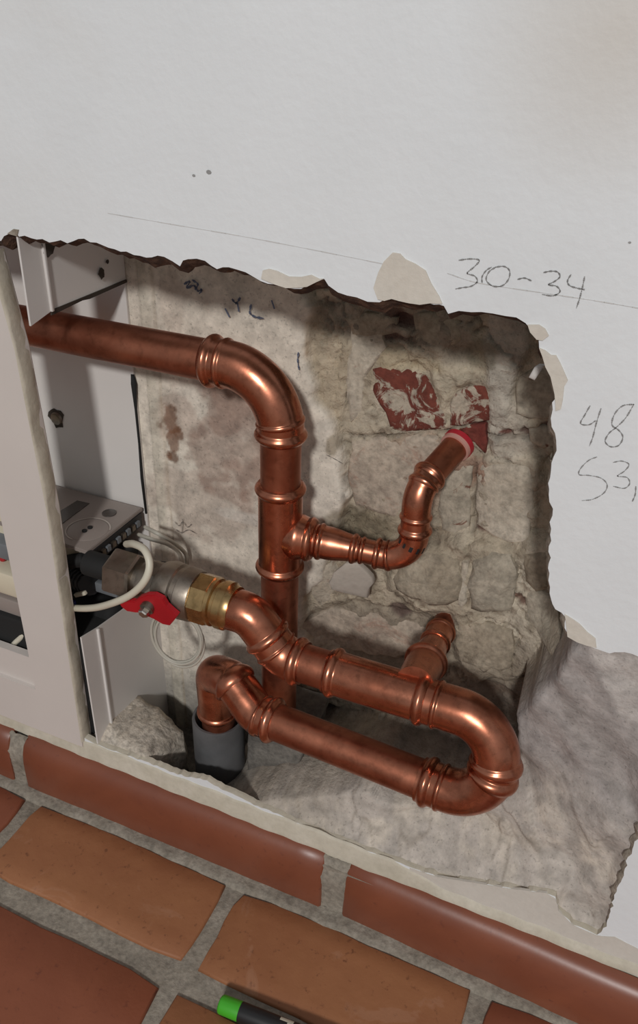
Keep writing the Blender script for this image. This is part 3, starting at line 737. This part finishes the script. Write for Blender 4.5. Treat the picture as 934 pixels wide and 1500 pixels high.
# large chunk of old mortar
chunk = empty('mortar_chunk', (-0.19, 0.04, 0.0))
tag(chunk, 'angular lump of pale sandy mortar lying behind the skirting beside the white frame', 'rubble')
cp = [(128,1072,.012),(140,1042,.022),(152,1022,.045),(196,1016,.062),(232,1036,.060),(270,1070,.055),(272,1096,.044),(214,1108,.004),(170,1094,.003),(150,1086,.004)]
bm = bmesh.new()
for a, c_, y in cp: bm.verts.new(P(a, c_, y))
for a, c_, y in ((214,1108,.004),(272,1096,.044),(128,1072,.012),(152,1022,.045),(232,1036,.060)):
    q = P(a, c_, y); bm.verts.new((q.x, min(q.y+0.004, .075), 0.004))
bmesh.ops.convex_hull(bm, input=bm.verts)
bmesh.ops.subdivide_edges(bm, edges=bm.edges, cuts=5, use_grid_fill=True)
bmesh.ops.triangulate(bm, faces=bm.faces)
bm.normal_update()
for v in bm.verts:
    s = float(fbm(np.array([v.co.x+v.co.y*0.7]), np.array([v.co.z-v.co.y*0.4]), 90, 4, 5)[0])
    v.co += v.normal*(0.0035*s-0.0005)
put(from_bm('chunk_body', bm, mRock), chunk)

# ------------------------------------------------------------------ copper pipework
class Path:
    def __init__(s, corners, fil):
        s.p = []; c = [Vector(q) for q in corners]; n = len(c)
        prev = c[0]
        for i in range(1, n):
            if i < n-1:
                a = (c[i-1]-c[i]).normalized(); b_ = (c[i+1]-c[i]).normalized(); ang = a.angle(b_); R = fil[i]
                t = R/math.tan(ang/2); st = c[i]+a*t; en = c[i]+b_*t
                s._line(prev, st); bis = (a+b_).normalized(); ctr = c[i]+bis*(R/math.sin(ang/2))
                u = (st-ctr); w = (en-ctr); tot = u.angle(w); k = max(6, int(tot*R/0.0012))
                ax = u.cross(w).normalized()
                for j in range(k+1): s.p.append(ctr+Matrix.Rotation(tot*j/k, 3, ax) @ u)
                prev = en
            else: s._line(prev, c[i])
        q = [s.p[0]]
        for v in s.p[1:]:
            if (v-q[-1]).length > 1e-5: q.append(v)
        s.p = q; s.s = [0]
        for a, b_ in zip(q[:-1], q[1:]): s.s.append(s.s[-1]+(b_-a).length)
    def _line(s, a, b_):
        k = max(1, int((b_-a).length/0.004))
        for j in range(k+1): s.p.append(a.lerp(b_, j/k))
    def at(s, t):
        t = min(max(t, 0), s.s[-1]); i = int(np.searchsorted(s.s, t)); i = min(max(i, 1), len(s.s)-1)
        u = (t-s.s[i-1])/(s.s[i]-s.s[i-1]); return s.p[i-1].lerp(s.p[i], u)
    def near(s, px, py):
        "arc length of the point of the path seen nearest to the pixel"
        d = Vector(ray(px, py).tolist()).normalized(); c = Vector(CAM.tolist())
        best = min(range(len(s.p)), key=lambda i: ((s.p[i]-c)-d*(s.p[i]-c).dot(d)).length); return s.s[best]
    def seg(s, name, a, b_, r, mat, parent, beads=(), label=None, mouth=(0, 0), n=30):
        "a length of tube from a to b; beads are pressed rims, (position, scale)"
        ts = set(np.linspace(a, b_, max(3, int((b_-a)/0.0016))).tolist())
        for q, k in beads:
            for d in (-.0042, -.0034, -.0026, -.0018, -.0009, 0, .0009, .0018, .0026, .0034, .0042): ts.add(q+d*k)
        ts = sorted(t for t in ts if a-1e-9 <= t <= b_+1e-9)
        rr = []
        for t in ts:
            x = r(t) if callable(r) else r
            for q, k in beads:
                e = abs(t-q)/k
                if e < .0036: x += 0.0024*k*math.cos(e/.0036*math.pi/2)**0.8
            rr.append(x)
        for e, (lo, hi) in zip(mouth, ((a, 1), (b_, -1))): pass
        bm = bmesh.new(); sweep_bm(bm, [s.at(t) for t in ts], rr, n); o = from_bm(name, bm, mat); sharp(o, 62); put(o, parent)
        if label: o['label'] = label
        return o
R28 = 0.0143; RF = 0.0160

# 1. upper run: out of the cabinet, down past the tee, plus the branch into the masonry
upper = empty('copper_riser', (-0.0735, 0.06, 0.0))
tag(upper, 'tall copper pipe leaving the white cabinet and elbowing down, with a thin side branch', 'pipe')
up = Path([(-0.632, 0.060, 0.4215), (-0.0735, 0.060, 0.4215), (-0.0750, 0.060, 0.112)], [0, 0.040, 0])
sE0 = up.near(312, 534); sE1 = up.near(411, 641); sT0 = up.near(411, 716); sT1 = up.near(408, 832)
up.seg('pipe', 0, sE0+0.004, R28, mCopper, upper)
up.seg('elbow', sE0-0.003, sE1+0.003, RF, mCopperF, upper, [(sE0+0.001, 1), (sE0+0.0105, .55), (sE1-0.001, 1.0), (sE1-0.0105, .45)])
up.seg('pipe', sE1, sT0, R28, mCopper, upper)
up.seg('tee_fitting', sT0-0.003, sT1+0.003, RF, mCopperF, upper, [(sT0+0.001, 1), (sT1-0.001, 1)])
up.seg('pipe', sT1, up.s[-1], R28, mCopper, upper)
b0 = Vector((-0.0735, 0.060, P(412, 781, .06).z))
b1 = P(604, 822, 0.074); b2 = P(612, 716, 0.076); b3 = P(680, 640, 0.128)
br = Path([b0, b1, b2, b3], [0, 0.020, 0.020, 0])
s1 = br.near(455, 785); s2 = br.near(486, 790); s3 = br.near(522, 799); s4 = br.near(550, 806)
br.seg('tee_outlet', 0.0, s1+0.002, lambda t: 0.0135 + 0.004*max(0, 1-abs(t-0.013)/0.012) if t < 0.026 else 0.0128, mCopperF, upper, [(s1-0.001, 0.9)])
def redr(t):
    if t < s2: return 0.0122
    if t > s3: return 0.0098
    u = (t-s2)/(s3-s2); u = u*u*(3-2*u); return 0.0122*(1-u)+0.0098*u
br.seg('reducer', s1-0.001, s3+0.002, redr, mCopperF, upper, [(s1+0.006, .6), (s3-0.001, .6)])
br.seg('pipe', s3, s4+0.004, 0.0090, mCopperF, upper, [(s3+0.005, .5)])
s5 = br.near(603, 776)
br.seg('elbow', s4-0.002, s5+0.003, 0.0102, mCopperF, upper, [(s4, .6), (s4+0.008, .45), (s5-0.0005, .8)])
s6 = br.near(632, 697)
br.seg('elbow', s5+0.002, s6+0.003, 0.0102, mCopperF, upper, [(s5+0.010, .5), (s6-0.0075, .5), (s6, .8)])
br.seg('pipe', s6, br.s[-1]+0.0, 0.0096, mCopper, upper)
s7 = br.near(668, 655)
br.seg('wall_sleeve', s7+0.0020, s7+0.0060, 0.0116, mRedTape, upper, label='red plastic sleeve where the branch enters the brick')
br.seg('pipe_collar', s7-0.0010, s7+0.0023, 0.0112, mPinkTape, upper)
br.seg('printed_mark', br.near(606, 800), br.near(606, 800)+0.004, 0.0104, mMark, upper, n=12)

# 2. lower loop: from the valve down, right, round the U and back into the drain pipe
loop = empty('copper_loop', (0.03, 0.02, 0.10))
tag(loop, 'copper pipe loop with a U-bend at right, running from brass adapter to dark drain', 'pipe')
lc = [P(325, 888, .022), P(366, 899, .022), P(414, 968, .022), Vector((0.1110, 0.020, 0.2222)), Vector((0.1110, 0.005, 0.1600)),
      P(376, 1046, .018), P(340, 996, .028), P(314, 986, .040), P(322, 1078, .046)]
lc[2].z = 0.2185
lp = Path(lc, [0, 0.018, 0.020, 0.0308, 0.0308, 0.020, 0.012, 0.0115, 0])
q = [lp.near(352, 893), lp.near(391, 931), lp.near(432, 974), lp.near(488, 985), lp.near(624, 1026), lp.near(722, 1122), lp.near(626, 1150), lp.near(398, 1056), lp.near(372, 1042), lp.near(345, 1002)]
print('LOOP', [round(v, 4) for v in q], round(lp.s[-1], 4))
lp.seg('elbow', q[0]-0.012, q[1]+0.002, 0.0158, mCopperF, loop, [(q[1]-0.001, 1)])
lp.seg('elbow', q[1]+0.001, q[2]+0.008, 0.0158, mCopperF, loop, [(q[1]+0.010, .5), (q[2]+0.003, 1)])
lp.seg('pipe', q[2]+0.006, q[3], R28, mCopper, loop)
lp.seg('tee_fitting', q[3]-0.006, q[4]+0.003, RF, mCopperF, loop, [(q[3]-0.001, 1), (q[4]-0.001, 1)])
lp.seg('elbow', q[4]+0.001, q[5]+0.001, RF, mCopperF, loop, [(q[4]+0.010, .5), (q[5]-0.003, 1)])
lp.seg('elbow', q[5]-0.001, q[6]+0.006, RF, mCopperF, loop, [(q[5]+0.006, 1), (q[6], 1), (q[6]-0.010, .5)])
lp.seg('pipe', q[6]+0.004, q[7]-0.001, R28, mCopper, loop)
lp.seg('elbow', q[7]-0.004, q[9]-0.001, 0.0158, mCopperF, loop, [(q[7], 1), (q[7]+0.010, .5)])
lp.seg('elbow', q[9]-0.003, lp.s[-1]-0.030, 0.0158, mCopperF, loop, [(q[9], 1), (lp.s[-1]-0.034, .8)])
lp.seg('pipe', lp.s[-1]-0.032, lp.s[-1], R28, mCopper, loop)
lp.seg('printed_mark', q[6]-0.013, q[6]-0.007, lambda t: 0.01612, mMark, loop, n=8) if False else None
# back-going branch of the lower tee
tb0 = P(600, 1019, .022); tb0.y = 0.022; tb0.z = 0.2222
tdir = (P(655, 905, 0.125)-P(616, 985, 0.040)).normalized()
tb = Path([P(607, 1003, .022), P(616, 985, .040), P(655, 905, .125)], [0, 0.01, 0])
t1 = tb.near(621, 966); t2 = tb.near(630, 940); t3 = tb.near(640, 922)
tb.seg('tee_outlet', 0.0, t1+0.001, 0.0138, mCopperF, loop, [(t1-0.002, 1)])
tb.seg('reducer', t1, t2+0.002, lambda t: 0.0130+(0.0098-0.0130)*min(1, max(0, (t-t1-.003)/(t2-t1-.003))), mCopperF, loop)
tb.seg('coupling', t2, t3+0.003, 0.0102, mCopperF, loop, [(t2+0.003, .7), (t3, .7)])
tb.seg('pipe', t3, tb.s[-1], 0.0092, mCopper, loop)
# printed size marks on the fittings: little dark dashes lying on the copper
def mark(px, py, y0, w, h, n=3):
    for k in range(n):
        pass

# dark drain pipe
drain = empty('drain_pipe', (-0.128, 0.050, 0.0))
tag(drain, 'short open dark grey pipe standing in the pit under the copper elbow', 'pipe')
lathe('pipe_wall', (-0.1285, 0.050, 0.003), (0, 0, 1), [(0, .0195), (0, .0225), (0.097, .0225), (0.099, .0220), (0.099, .0200), (0.097, .0192), (0.004, .0190)], mDrain, drain, 40, 40, caps=False)
lathe('pipe_bottom', (-0.1285, 0.050, 0.003), (0, 0, 1), [(0, .0192), (0.003, .0192)], mHole, drain, 24)

# ------------------------------------------------------------------ ball valve
valve = empty('ball_valve', (-0.15, 0.022, 0.249))
tag(valve, 'dull metal ball valve with red lever, screwed between the cabinet manifold and the copper loop', 'valve')
va = P(168, 836, .022); vb = P(348, 892, .022); vx = (vb-va).normalized(); VL = (vb-va).length
def vs(px, py): return (P(px, py, .022)-va).dot(vx)
lathe('union_nut', va, vx, [(0, .0165), (0, .0185), (.002, .0195), (vs(204,847)-.002, .0195), (vs(204,847), .018)], mNickel, valve, 6, 25)
lathe('valve_tail', va, vx, [(0, .0125), (vs(228,855), .0125)], mNickel, valve, 24)
v0 = vs(212,850)
lathe('valve_body', va, vx, [(v0, .0130), (v0+.001, .0165), (vs(224,853), .0172), (vs(226,854), .0158), (vs(236,856), .0160), (vs(240,858), .0195), (vs(250,861), .0212), (vs(262,864), .0206), (vs(264,865), .0190), (vs(270,867), .0188), (vs(272,868), .0205), (vs(286,872), .0200), (vs(290,873), .0192), (vs(293,874), .015)], mNickel, valve, 36, 30)
lathe('hex_shoulder', va, vx, [(vs(224,853), .0150), (vs(224,853), .0178), (vs(238,857), .0178), (vs(240,858), .016)], mNickel, valve, 8, 25)
lathe('brass_adapter', va, vx, [(vs(290,873), .0150), (vs(290,873), .0190), (vs(292,874), .0197), (vs(312,880), .0197), (vs(314,881), .0186)], mBrass, valve, 8, 25)
lathe('brass_ring', va, vx, [(vs(312,880), .0160), (vs(313,880), .0182), (vs(318,882), .0182), (vs(320,882), .0165), (vs(324,883), .0165), (vs(326,884), .0184), (vs(336,887), .0184), (vs(339,888), .0168), (vs(345,890), .0160)], mBrass, valve, 36, 30)
lathe('stem', P(214, 893, -.006), (0.05, 1, 0.35), [(0, .0055), (0.026, .0060)], mNickel, valve, 16)
LV = [(174,884),(186,880),(196,882),(204,876),(214,872),(226,872),(238,878),(244,888),(254,897),(260,902),(254,910),(248,917),(238,915),(226,908),(214,902),(206,898),(198,898),(186,896),(178,890)]
lev = prism('lever', [P(a, c_, -0.004+(a-215)*0.00004) for a, c_ in LV], (0.0, 0.0035, 0.001), mRed, valve, bevel=0.0006)
lathe('lever_bolt', P(208, 901, -0.010), (0, 1, 0.2), [(0, .0030), (0.0008, .0040), (0.0050, .0042), (.0055, .0050), (.0070, .0050)], mSteel, lev, 6, 25)

# ------------------------------------------------------------------ manifold cabinet
cab = empty('manifold_cabinet', (-0.40, 0.05, 0.065))
tag(cab, 'white recessed metal cabinet with its side cut open and a frame around the front', 'cabinet')
XC = -0.2215
# frame: post, bottom rail with rabbet, top rail hidden behind the wall
prism('frame_post', [(-0.2362, -0.003, 0.066), (-0.2780, -0.003, 0.066), (-0.2780, -0.003, 0.505), (-0.2430, -0.003, 0.490), (-0.2352, -0.003, 0.430), (-0.2312, -0.003, 0.308)], (0, 0.013, 0), mFrame, cab)
# ragged plaster edge left along the post
bm = bmesh.new(); rows = []
for i in range(61):
    z = 0.072+i*0.007; w = random.uniform(-0.0007, 0.0009)+0.0008*math.sin(i*0.7)
    xe = float(np.interp(z, [0.07, 0.308, 0.43, 0.49], [-0.2362, -0.2312, -0.2352, -0.2430]))
    rows.append([bm.verts.new(p_) for p_ in ((xe-0.0003, -0.0034, z), (xe+0.0002, -0.0034, z), (xe+0.0008+w*0.6, -0.0010, z), (xe+0.0008+w*0.6, 0.006, z), (xe-0.0005, 0.011, z))])
for a, c_ in zip(rows[:-1], rows[1:]):
    for k in range(4): bm.faces.new((a[k], c_[k], c_[k+1], a[k+1]))
put(from_bm('plaster_bead', bm, mCaulk), cab)
prism('bottom_rail', [(-0.2780, -0.0030, 0.066), (-0.640, -0.0030, 0.066), (-0.640, -0.0030, 0.117), (-0.2780, -0.0030, 0.117)], (0, 0.004, 0), mFrame, cab)
prism('bottom_rail', [(-0.2600, 0.0008, 0.068), (-0.640, 0.0008, 0.068), (-0.640, 0.0008, 0.149), (-0.2600, 0.0008, 0.149)], (0, 0.007, 0), mFrame, cab)
box('frame_post', (-0.620, 0.003, 0.285), (0.043, 0.013, 0.44), mFrame, cab)
# sheet metal shell
box('back_panel', (-0.4305, 0.104, 0.285), (0.4160, 0.002, 0.45), mMetalWhite, cab)
box('left_panel', (-0.639, 0.055, 0.285), (0.002, 0.098, 0.45), mMetalWhite, cab)
box('bottom_panel', (-0.43, 0.055, 0.061), (0.41, 0.098, 0.002), mMetalWhite, cab)
box('top_panel', (-0.43, 0.055, 0.510), (0.41, 0.098, 0.002), mMetalWhite, cab)
def yz_plate(name, pts, x=XC, th=0.0014, mat=mMetalWhite): return prism(name, [(x, a, z) for a, z in pts], (-th, 0, 0), mat, cab)
yz_plate('side_panel', [(0.001, 0.512), (0.103, 0.512), (0.103, 0.4525), (0.060, 0.4520), (0.050, 0.4512), (0.022, 0.4525), (0.0, 0.448)])
yz_plate('side_panel', [(0.001, 0.003), (0.118, 0.003), (0.118, 0.168), (0.103, 0.172), (0.086, 0.178), (0.054, 0.182), (0.022, 0.187), (0.001, 0.192)])
for z0, z1 in ((0.452, 0.512), (0.004, 0.187)):                                     # folded seam of the side sheet
    bm = bmesh.new(); box_bm(bm, (XC+0.0008, 0.0205, (z0+z1)/2), (0.0022, 0.0026, z1-z0), None, 0.0006, 2); put(from_bm('folded_seam', bm, mMetalWhite), cab)
prism('cut_burr', [(XC+0.0008, 0.020, 0.4530), (XC+0.0012, 0.103, 0.4533), (XC+0.0006, 0.104, 0.4510), (XC+0.0004, 0.060, 0.4500), (XC+0.0005, 0.052, 0.4510), (XC+0.0004, 0.020, 0.4495)], (-0.0012, 0, 0), mDarkSpot, cab)
# screw holes with chipped paint in the panels
def spot(px, py, y, r, name='screw_hole', x=None, seed=0):
    rr = random.Random(seed); q = P(px, py, y) if x is None else PX(px, py, x); bm = bmesh.new(); vs_ = []
    for k in range(14):
        a = 2*math.pi*k/14; rad = r*rr.uniform(0.7, 1.15)
        vs_.append((q.x+math.cos(a)*rad, q.y-0.0006, q.z+math.sin(a)*rad*1.1) if x is None else (q.x+0.0006, q.y+math.cos(a)*rad, q.z+math.sin(a)*rad*1.1))
    return prism(name, vs_, (0, 0.0005, 0) if x is None else (-0.0005, 0, 0), mDarkSpot, cab)
spot(83, 612, 0.1028, 0.0085, seed=1); spot(70, 362, 0, 0.006, x=XC+0.001, seed=2); spot(148, 400, 0, 0.0035, x=XC+0.001, seed=3); spot(157, 383, 0, 0.0016, x=XC+0.001, seed=4)
lathe('knockout_ring', P(83, 613, 0.1022), (0, 1, 0), [(-.001, .0040), (-.0016, .0052), (0.0, .0060)], mNickel, cab, 16)
# dark gap at the rear corner of the cabinet
tube('corner_gap', [P(194, 548, .1035), P(196, 562, .1030), P(199, 600, .1030), P(204, 650, .1030), (P(208, 700, .1030)), P(214, 752, .1030)], [0.0014, 0.0024, 0.0011, 0.0010, 0.0014, 0.0010], mHole, cab, 8)

# control unit in the cabinet, seen through the cut side
dev = empty('control_unit', (-0.27, 0.065, 0.24))
tag(dev, 'flat grey control unit with round dial lying in the cabinet above the cables', 'control unit')
dz = 0.2600
prism('faceplate', [(-0.2240, 0.0245, dz), (-0.3300, 0.0290, dz), (-0.3300, 0.0985, dz), (-0.2240, 0.0995, dz)], (0, 0, -0.0030), mDevice, dev, bevel=0.0006)
box('housing', (-0.2790, 0.0640, dz-0.0115), (0.100, 0.062, 0.0165), mCream, dev, bevel=0.002)
tstrip = box('terminal_strip', (-0.2275, 0.062, dz-0.0095), (0.009, 0.068, 0.0125), mBlack, dev)
for k in range(9):
    box('terminal', (-0.2222, 0.034+k*0.0068, dz-0.0100), (0.0028, 0.0042, 0.0050), mNickel if k % 2 else mGreyHose, tstrip)
def ring_on(cx, cy, r, w, mat, name, z, n=36, a0=0, a1=2*math.pi):
    bm = bmesh.new(); A = []; B = []
    for k in range(n+1):
        a = a0+(a1-a0)*k/n; A.append(bm.verts.new((cx+math.cos(a)*r, cy+math.sin(a)*r, z))); B.append(bm.verts.new((cx+math.cos(a)*(r+w), cy+math.sin(a)*(r+w), z)))
    for k in range(n): bm.faces.new((A[k], B[k], B[k+1], A[k+1]))
    put(from_bm(name, bm, mat), dev)
dc = PZ(129, 776, dz)
ring_on(dc.x, dc.y, 0.0170, 0.0012, mDeviceLine, 'dial_ring', dz+0.0005, a0=0.4, a1=4.6)
dialb = lathe('dial_boss', (dc.x, dc.y, dz-0.001), (0, 0, 1), [(0, .0168), (0.0012, .0165), (.0014, .0160)], mDevice, dev, 36)
for (a, c_) in ((124,779),(132,774)):
    k = PZ(a, c_, dz); lathe('dial_slot', (k.x, k.y, dz+0.0004), (0, 0, 1), [(0, .0021), (0.0012, .0021)], mHole, dialb, 10)
k = PZ(160, 752, dz); lathe('round_button', (k.x, k.y, dz-0.001), (0, 0, 1), [(0, .0062), (0.0018, .0060), (.0022, .0052)], mWindow, dev, 20)
wq = [PZ(a, c_, dz+0.0006) for a, c_ in ((113,733),(131,737),(92,766),(78,772),(66,762))]
prism('display_window', wq, (0, 0, -0.0008), mWindow, dev)
for (a, c_) in ((112,771),(148,736),(110,728)):
    pass

# cables
def cable(ctrl, r, mat, label, group=None, m=10):
    o = tube('cable', catmull(ctrl, m), r, mat, None, 10); tag(o, label, 'cable', group); return o
cable([P(185, 797, .030), P(196, 797, .014), P(212, 806, .004), P(219, 828, -.002), P(211, 852, -.006), P(190, 872, -.006), P(160, 885, -.002), P(130, 891, .006), P(95, 889, .02), P(60, 880, .04)], 0.0028, mCable, 'white cable looping in front of the valve nut from the control unit')
cable([P(203, 783, .06), P(222, 790, .050), P(245, 797, .062), P(262, 810, .080), P(268, 828, .095)], 0.0017, mCableGrey, 'thin grey cable right of the control unit, lower of the pair along the plaster')
cable([P(212, 772, .07), P(232, 782, .062), P(254, 795, .078), P(272, 812, .095), P(274, 830, .100)], 0.0017, mCableGrey, 'thin grey cable right of the control unit, upper of the pair along the plaster')
cable([P(150, 832, .06), P(205, 826, .052), P(236, 826, .052), P(262, 832, .056), P(282, 841, .062), P(293, 850, .072), P(296, 862, .085)], 0.0024, mBlack, 'black cable passing over the valve body against the plaster')
cable([P(-30, 962, .03), P(8, 952, .015), P(26, 938, .012), P(42, 922, .016), P(58, 905, .03)], 0.0026, mCable, 'white cable behind the front opening at the left edge of the cabinet')
cl = []
cc = P(262, 928, 0.030)
for i in range(150):
    a = i/150*2*math.pi*4.2+1.0
    rr = 0.0215+0.0022*math.sin(i*0.11)
    cl.append(Vector((cc.x+math.cos(a)*rr*0.92+0.0008*math.sin(i*.07), cc.y-0.004+0.004*math.sin(a+1)+0.0035*i/150, cc.z+math.sin(a)*rr*1.12-0.0020*(i/150)*3)))
tag(tube('cable_coil', cl, 0.00125, mCableGrey, None, 8), 'small coil of thin grey cable hanging below the ball valve', 'cable')
cable([cl[-1], cl[-1]+Vector((0.006, 0.004, 0.012)), P(288, 880, .048), P(280, 858, .060)], 0.00125, mCableGrey, 'thin grey cable end leading from the coil up behind the brass adapter')

# black hoses and block added to keep the cabinet interior dark, with small fittings
ins = empty('dark_filler_hoses', (-0.28, 0.06, 0.2))
tag(ins, 'black hoses, fittings and filler block added to keep the cabinet dark below the control unit', 'filler_hose')
for k, (z, y, r) in enumerate(((0.212, 0.062, 0.009), (0.222, 0.086, 0.008), (0.196, 0.088, 0.013), (0.170, 0.060, 0.015), (0.168, 0.090, 0.014), (0.140, 0.070, 0.018))):
    pts = catmull([(-0.62, y, z), (-0.45, y+0.004, z+0.004*math.sin(k)), (-0.30, y, z), (-0.226, y-0.002, z+0.002)], 8)
    tube('filler_hose', pts, r, mHole, ins, 16)
box('dark_filler_block', (-0.420, 0.055, 0.120), (0.385, 0.088, 0.112), mHole, ins, bevel=0.004)  # added filler, stops the white panels reflecting light into the interior
lathe('filler_hose_end', va-vx*0.060, vx, [(0.035, .0100), (0.055, .0100), (0.058, .0090), (.059, .0090)], mHole, ins, 24)
tube('filler_hose', catmull([(-0.300, 0.045, 0.226), (-0.272, 0.032, 0.220), (-0.250, 0.026, 0.240), (-0.232, 0.03, 0.247)]), 0.006, mHole, ins, 14)
for k in range(6):
    lathe('hose_rib', P(106+k*5, 845+k*2, .05), (0.7, -0.5, 0.3), [(0, .0098), (.0012, .0105), (.0024, .0098)], mBlack, ins, 14)
box('grey_bracket', P(158, 862, .050), (0.022, 0.006, 0.010), mGreyHose, ins, bevel=0.001)
box('white_plug', P(118, 870, .030), (0.013, 0.0035, 0.0035), mCable, ins, R=Matrix.Rotation(-0.5, 3, 'Y'), bevel=0.0008)
box('blue_plug', P(105, 884, .030), (0.006, 0.005, 0.005), simple('dark_blue_plastic', s2l(24, 34, 96), 0.4), ins, bevel=0.0008)
# actuator modules seen through the front opening
act = empty('actuator_module', (-0.40, 0.04, 0.18))
tag(act, 'cream and grey actuator module with a red lamp behind the front opening of the cabinet', 'actuator')
box('module_body', (-0.360, 0.045, 0.262), (0.100, 0.030, 0.070), mCream, act, bevel=0.003)
box('module_band', (-0.352, 0.034, 0.240), (0.110, 0.034, 0.016), mGreyHose, act, bevel=0.002)
box('module_tray', (-0.352, 0.034, 0.208), (0.120, 0.040, 0.024), mCream, act, bevel=0.004)
box('module_foot', (-0.352, 0.036, 0.180), (0.120, 0.040, 0.022), mDevice, act, bevel=0.003)
k = P(2, 818, .027); lathe('red_lamp', (k.x, 0.0275, k.z), (0, 1, 0), [(-.001, .003), (0.0, .0036), (.002, .0036)], mRed, act, 12)

# ------------------------------------------------------------------ pencil writing on the wall
def stroke_set(name, strokes, r, mat, label, cat, yoff=0.0, parent=None):
    bm = bmesh.new()
    for st in strokes:
        pts = [P(a, c_, yoff) for a, c_ in st]
        pts = catmull(pts, 5) if len(pts) > 2 else pts
        L = len(pts)
        for i in range(L-1):
            a, b_ = pts[i], pts[i+1]; d = (b_-a)
            if d.length < 1e-7: continue
            d.normalize(); nrm = Vector((d.z, 0, -d.x))*r; e = d*r*0.3
            w = 0.8+0.4*math.sin(i*1.7)
            vs_ = [bm.verts.new(p_+Vector((0, -0.0003, 0))) for p_ in (a-e+nrm*w, b_+e+nrm*w, b_+e-nrm*w, a-e-nrm*w)]
            bm.faces.new(vs_)
    o = from_bm(name, bm, mat, None, smooth=False)
    if parent is not None: put(o, parent)
    else: tag(o, label, cat)
    return o
stroke_set('pencil_writing', [[(672,381),(688,379),(702,381),(694,391),(684,400),(695,404),(699,412),(690,419),(678,421),(667,423)], [(706,414),(706,405),(712,396),(720,391)],
  [(726,391),(716,398),(712,410),(722,419),(736,418),(745,408),(746,396),(738,390),(726,391)], [(758,409),(768,407),(778,411)],
  [(796,399),(806,397),(816,398),(820,405),(812,412),(803,417),(815,419),(820,427),(810,433),(794,431)],
  [(836,402),(831,411),(834,418),(846,422),(856,424)], [(856,405),(853,420),(849,436),(844,451)]], 0.00034, mPencil, 'pencilled numbers 30-34 written just above the top right of the hole', 'writing')
stroke_set('pencil_writing', [[(864,594),(856,608),(850,620),(862,622),(872,616)], [(880,598),(873,620),(868,640),(863,653)],
  [(928,592),(912,594),(900,606),(896,622),(906,630),(912,640),(906,652),(894,654),(886,646),(892,634),(902,626),(916,612),(928,592)]], 0.00034, mPencil, 'pencilled number 48 written on the wall right of the hole', 'writing')
stroke_set('pencil_writing', [[(874,669),(862,674),(850,686),(848,695),(862,696),(880,700),(889,710),(884,722),(868,731),(852,733)],
  [(898,677),(910,675),(921,680),(914,690),(904,697),(918,699),(922,708),(914,715),(898,712)], [(931,712),(930,724),(926,734)]], 0.00030, mPencil, 'pencilled number 53 with a comma written below the number 48', 'writing')
stroke_set('pencil_line', [[(158,312),(250,328),(350,345),(450,364),(560,386)]], 0.00022, mPencilFaint, 'faint pencil line on the wall above the left half of the hole', 'line')
stroke_set('pencil_line', [[(655,400),(700,414),(790,428),(870,440),(940,452)]], 0.00022, mPencilFaint, 'faint pencil line crossing under the pencilled numbers 30-34', 'line')
stroke_set('pencil_line', [[(437,516),(436,528),(438,541)]], 0.0006, mInk, '', '', 0.1035, rear)
stroke_set('ink_scribble', [[(270,416),(278,412),(274,422),(284,418),(290,426),(296,424),(292,430)], [(282,410),(290,416),(286,424)], [(340,438),(346,444),(352,436)], [(348,444),(350,456)], [(368,446),(366,458),(374,464),(386,466)], [(330,452),(336,464)], [(398,440),(402,452)]], 0.0008, mInk, '', '', 0.1035, rear)
stroke_set('ink_scribble', [[(256,764),(262,770),(268,764),(274,772),(280,768)], [(258,776),(266,780),(276,776),(288,782)], [(268,760),(266,782)], [(478,666),(490,672),(500,678)]], 0.0003, simple('grey_scribble_lead', s2l(120, 114, 108), 0.8), '', '', 0.1032, rear)
for (a, c_, rr) in ((306,252,.0016),(284,257,.0010),(922,355,.0007)):
    q_ = P(a, c_, 0); bm = bmesh.new(); bm.faces.new([bm.verts.new((q_.x+math.cos(t*0.9)*rr, -0.0003, q_.z+math.sin(t*0.9)*rr*0.7)) for t in range(7)])
    put(from_bm('paint_speck', bm, mPencil, smooth=False), wall)

# ------------------------------------------------------------------ marker pen on the floor
pa = PZ(322, 1470, 0.0068); pb = PZ(430, 1513, 0.0068); pdv = (pb-pa).normalized()
pen = empty('marker_pen', (pa.x, pa.y, 0))
tag(pen, 'black marker pen with a bright green end lying on the floor tiles', 'pen')
lathe('end_cap', pa, pdv, [(0, .0052), (0.0008, .0062), (.002, .0066), (.0160, .0068)], mGreen, pen, 24, 50)
lathe('barrel', pa+pdv*0.0158, pdv, [(0, .0066), (0.001, .0068), (.100, .0068), (.101, .0062)], mBlack, pen, 24, 40)
lathe('cap', pa+pdv*0.114, pdv, [(0, .0062), (0.001, .0066), (.030, .0062), (.031, .004)], mBlack, pen, 24, 40)
side = Vector((0, 0, 1)); t_ = pdv.cross(side)
for i, (d, l, a) in enumerate(((0.046, 0.010, 0.5), (0.052, 0.006, 0.0), (0.060, 0.014, 0.35))):
    c0 = pa+pdv*d; bm = bmesh.new(); rws = []
    for k in range(5):
        th = a+(k-2)*0.12; nn = side*math.cos(th)-t_*math.sin(th)
        rws.append([bm.verts.new(c0+nn*0.00695), bm.verts.new(c0+pdv*l+nn*0.00695)])
    for u_, v_ in zip(rws[:-1], rws[1:]): bm.faces.new((u_[0], u_[1], v_[1], v_[0]))
    put(from_bm('printed_band', bm, mCable), pen)
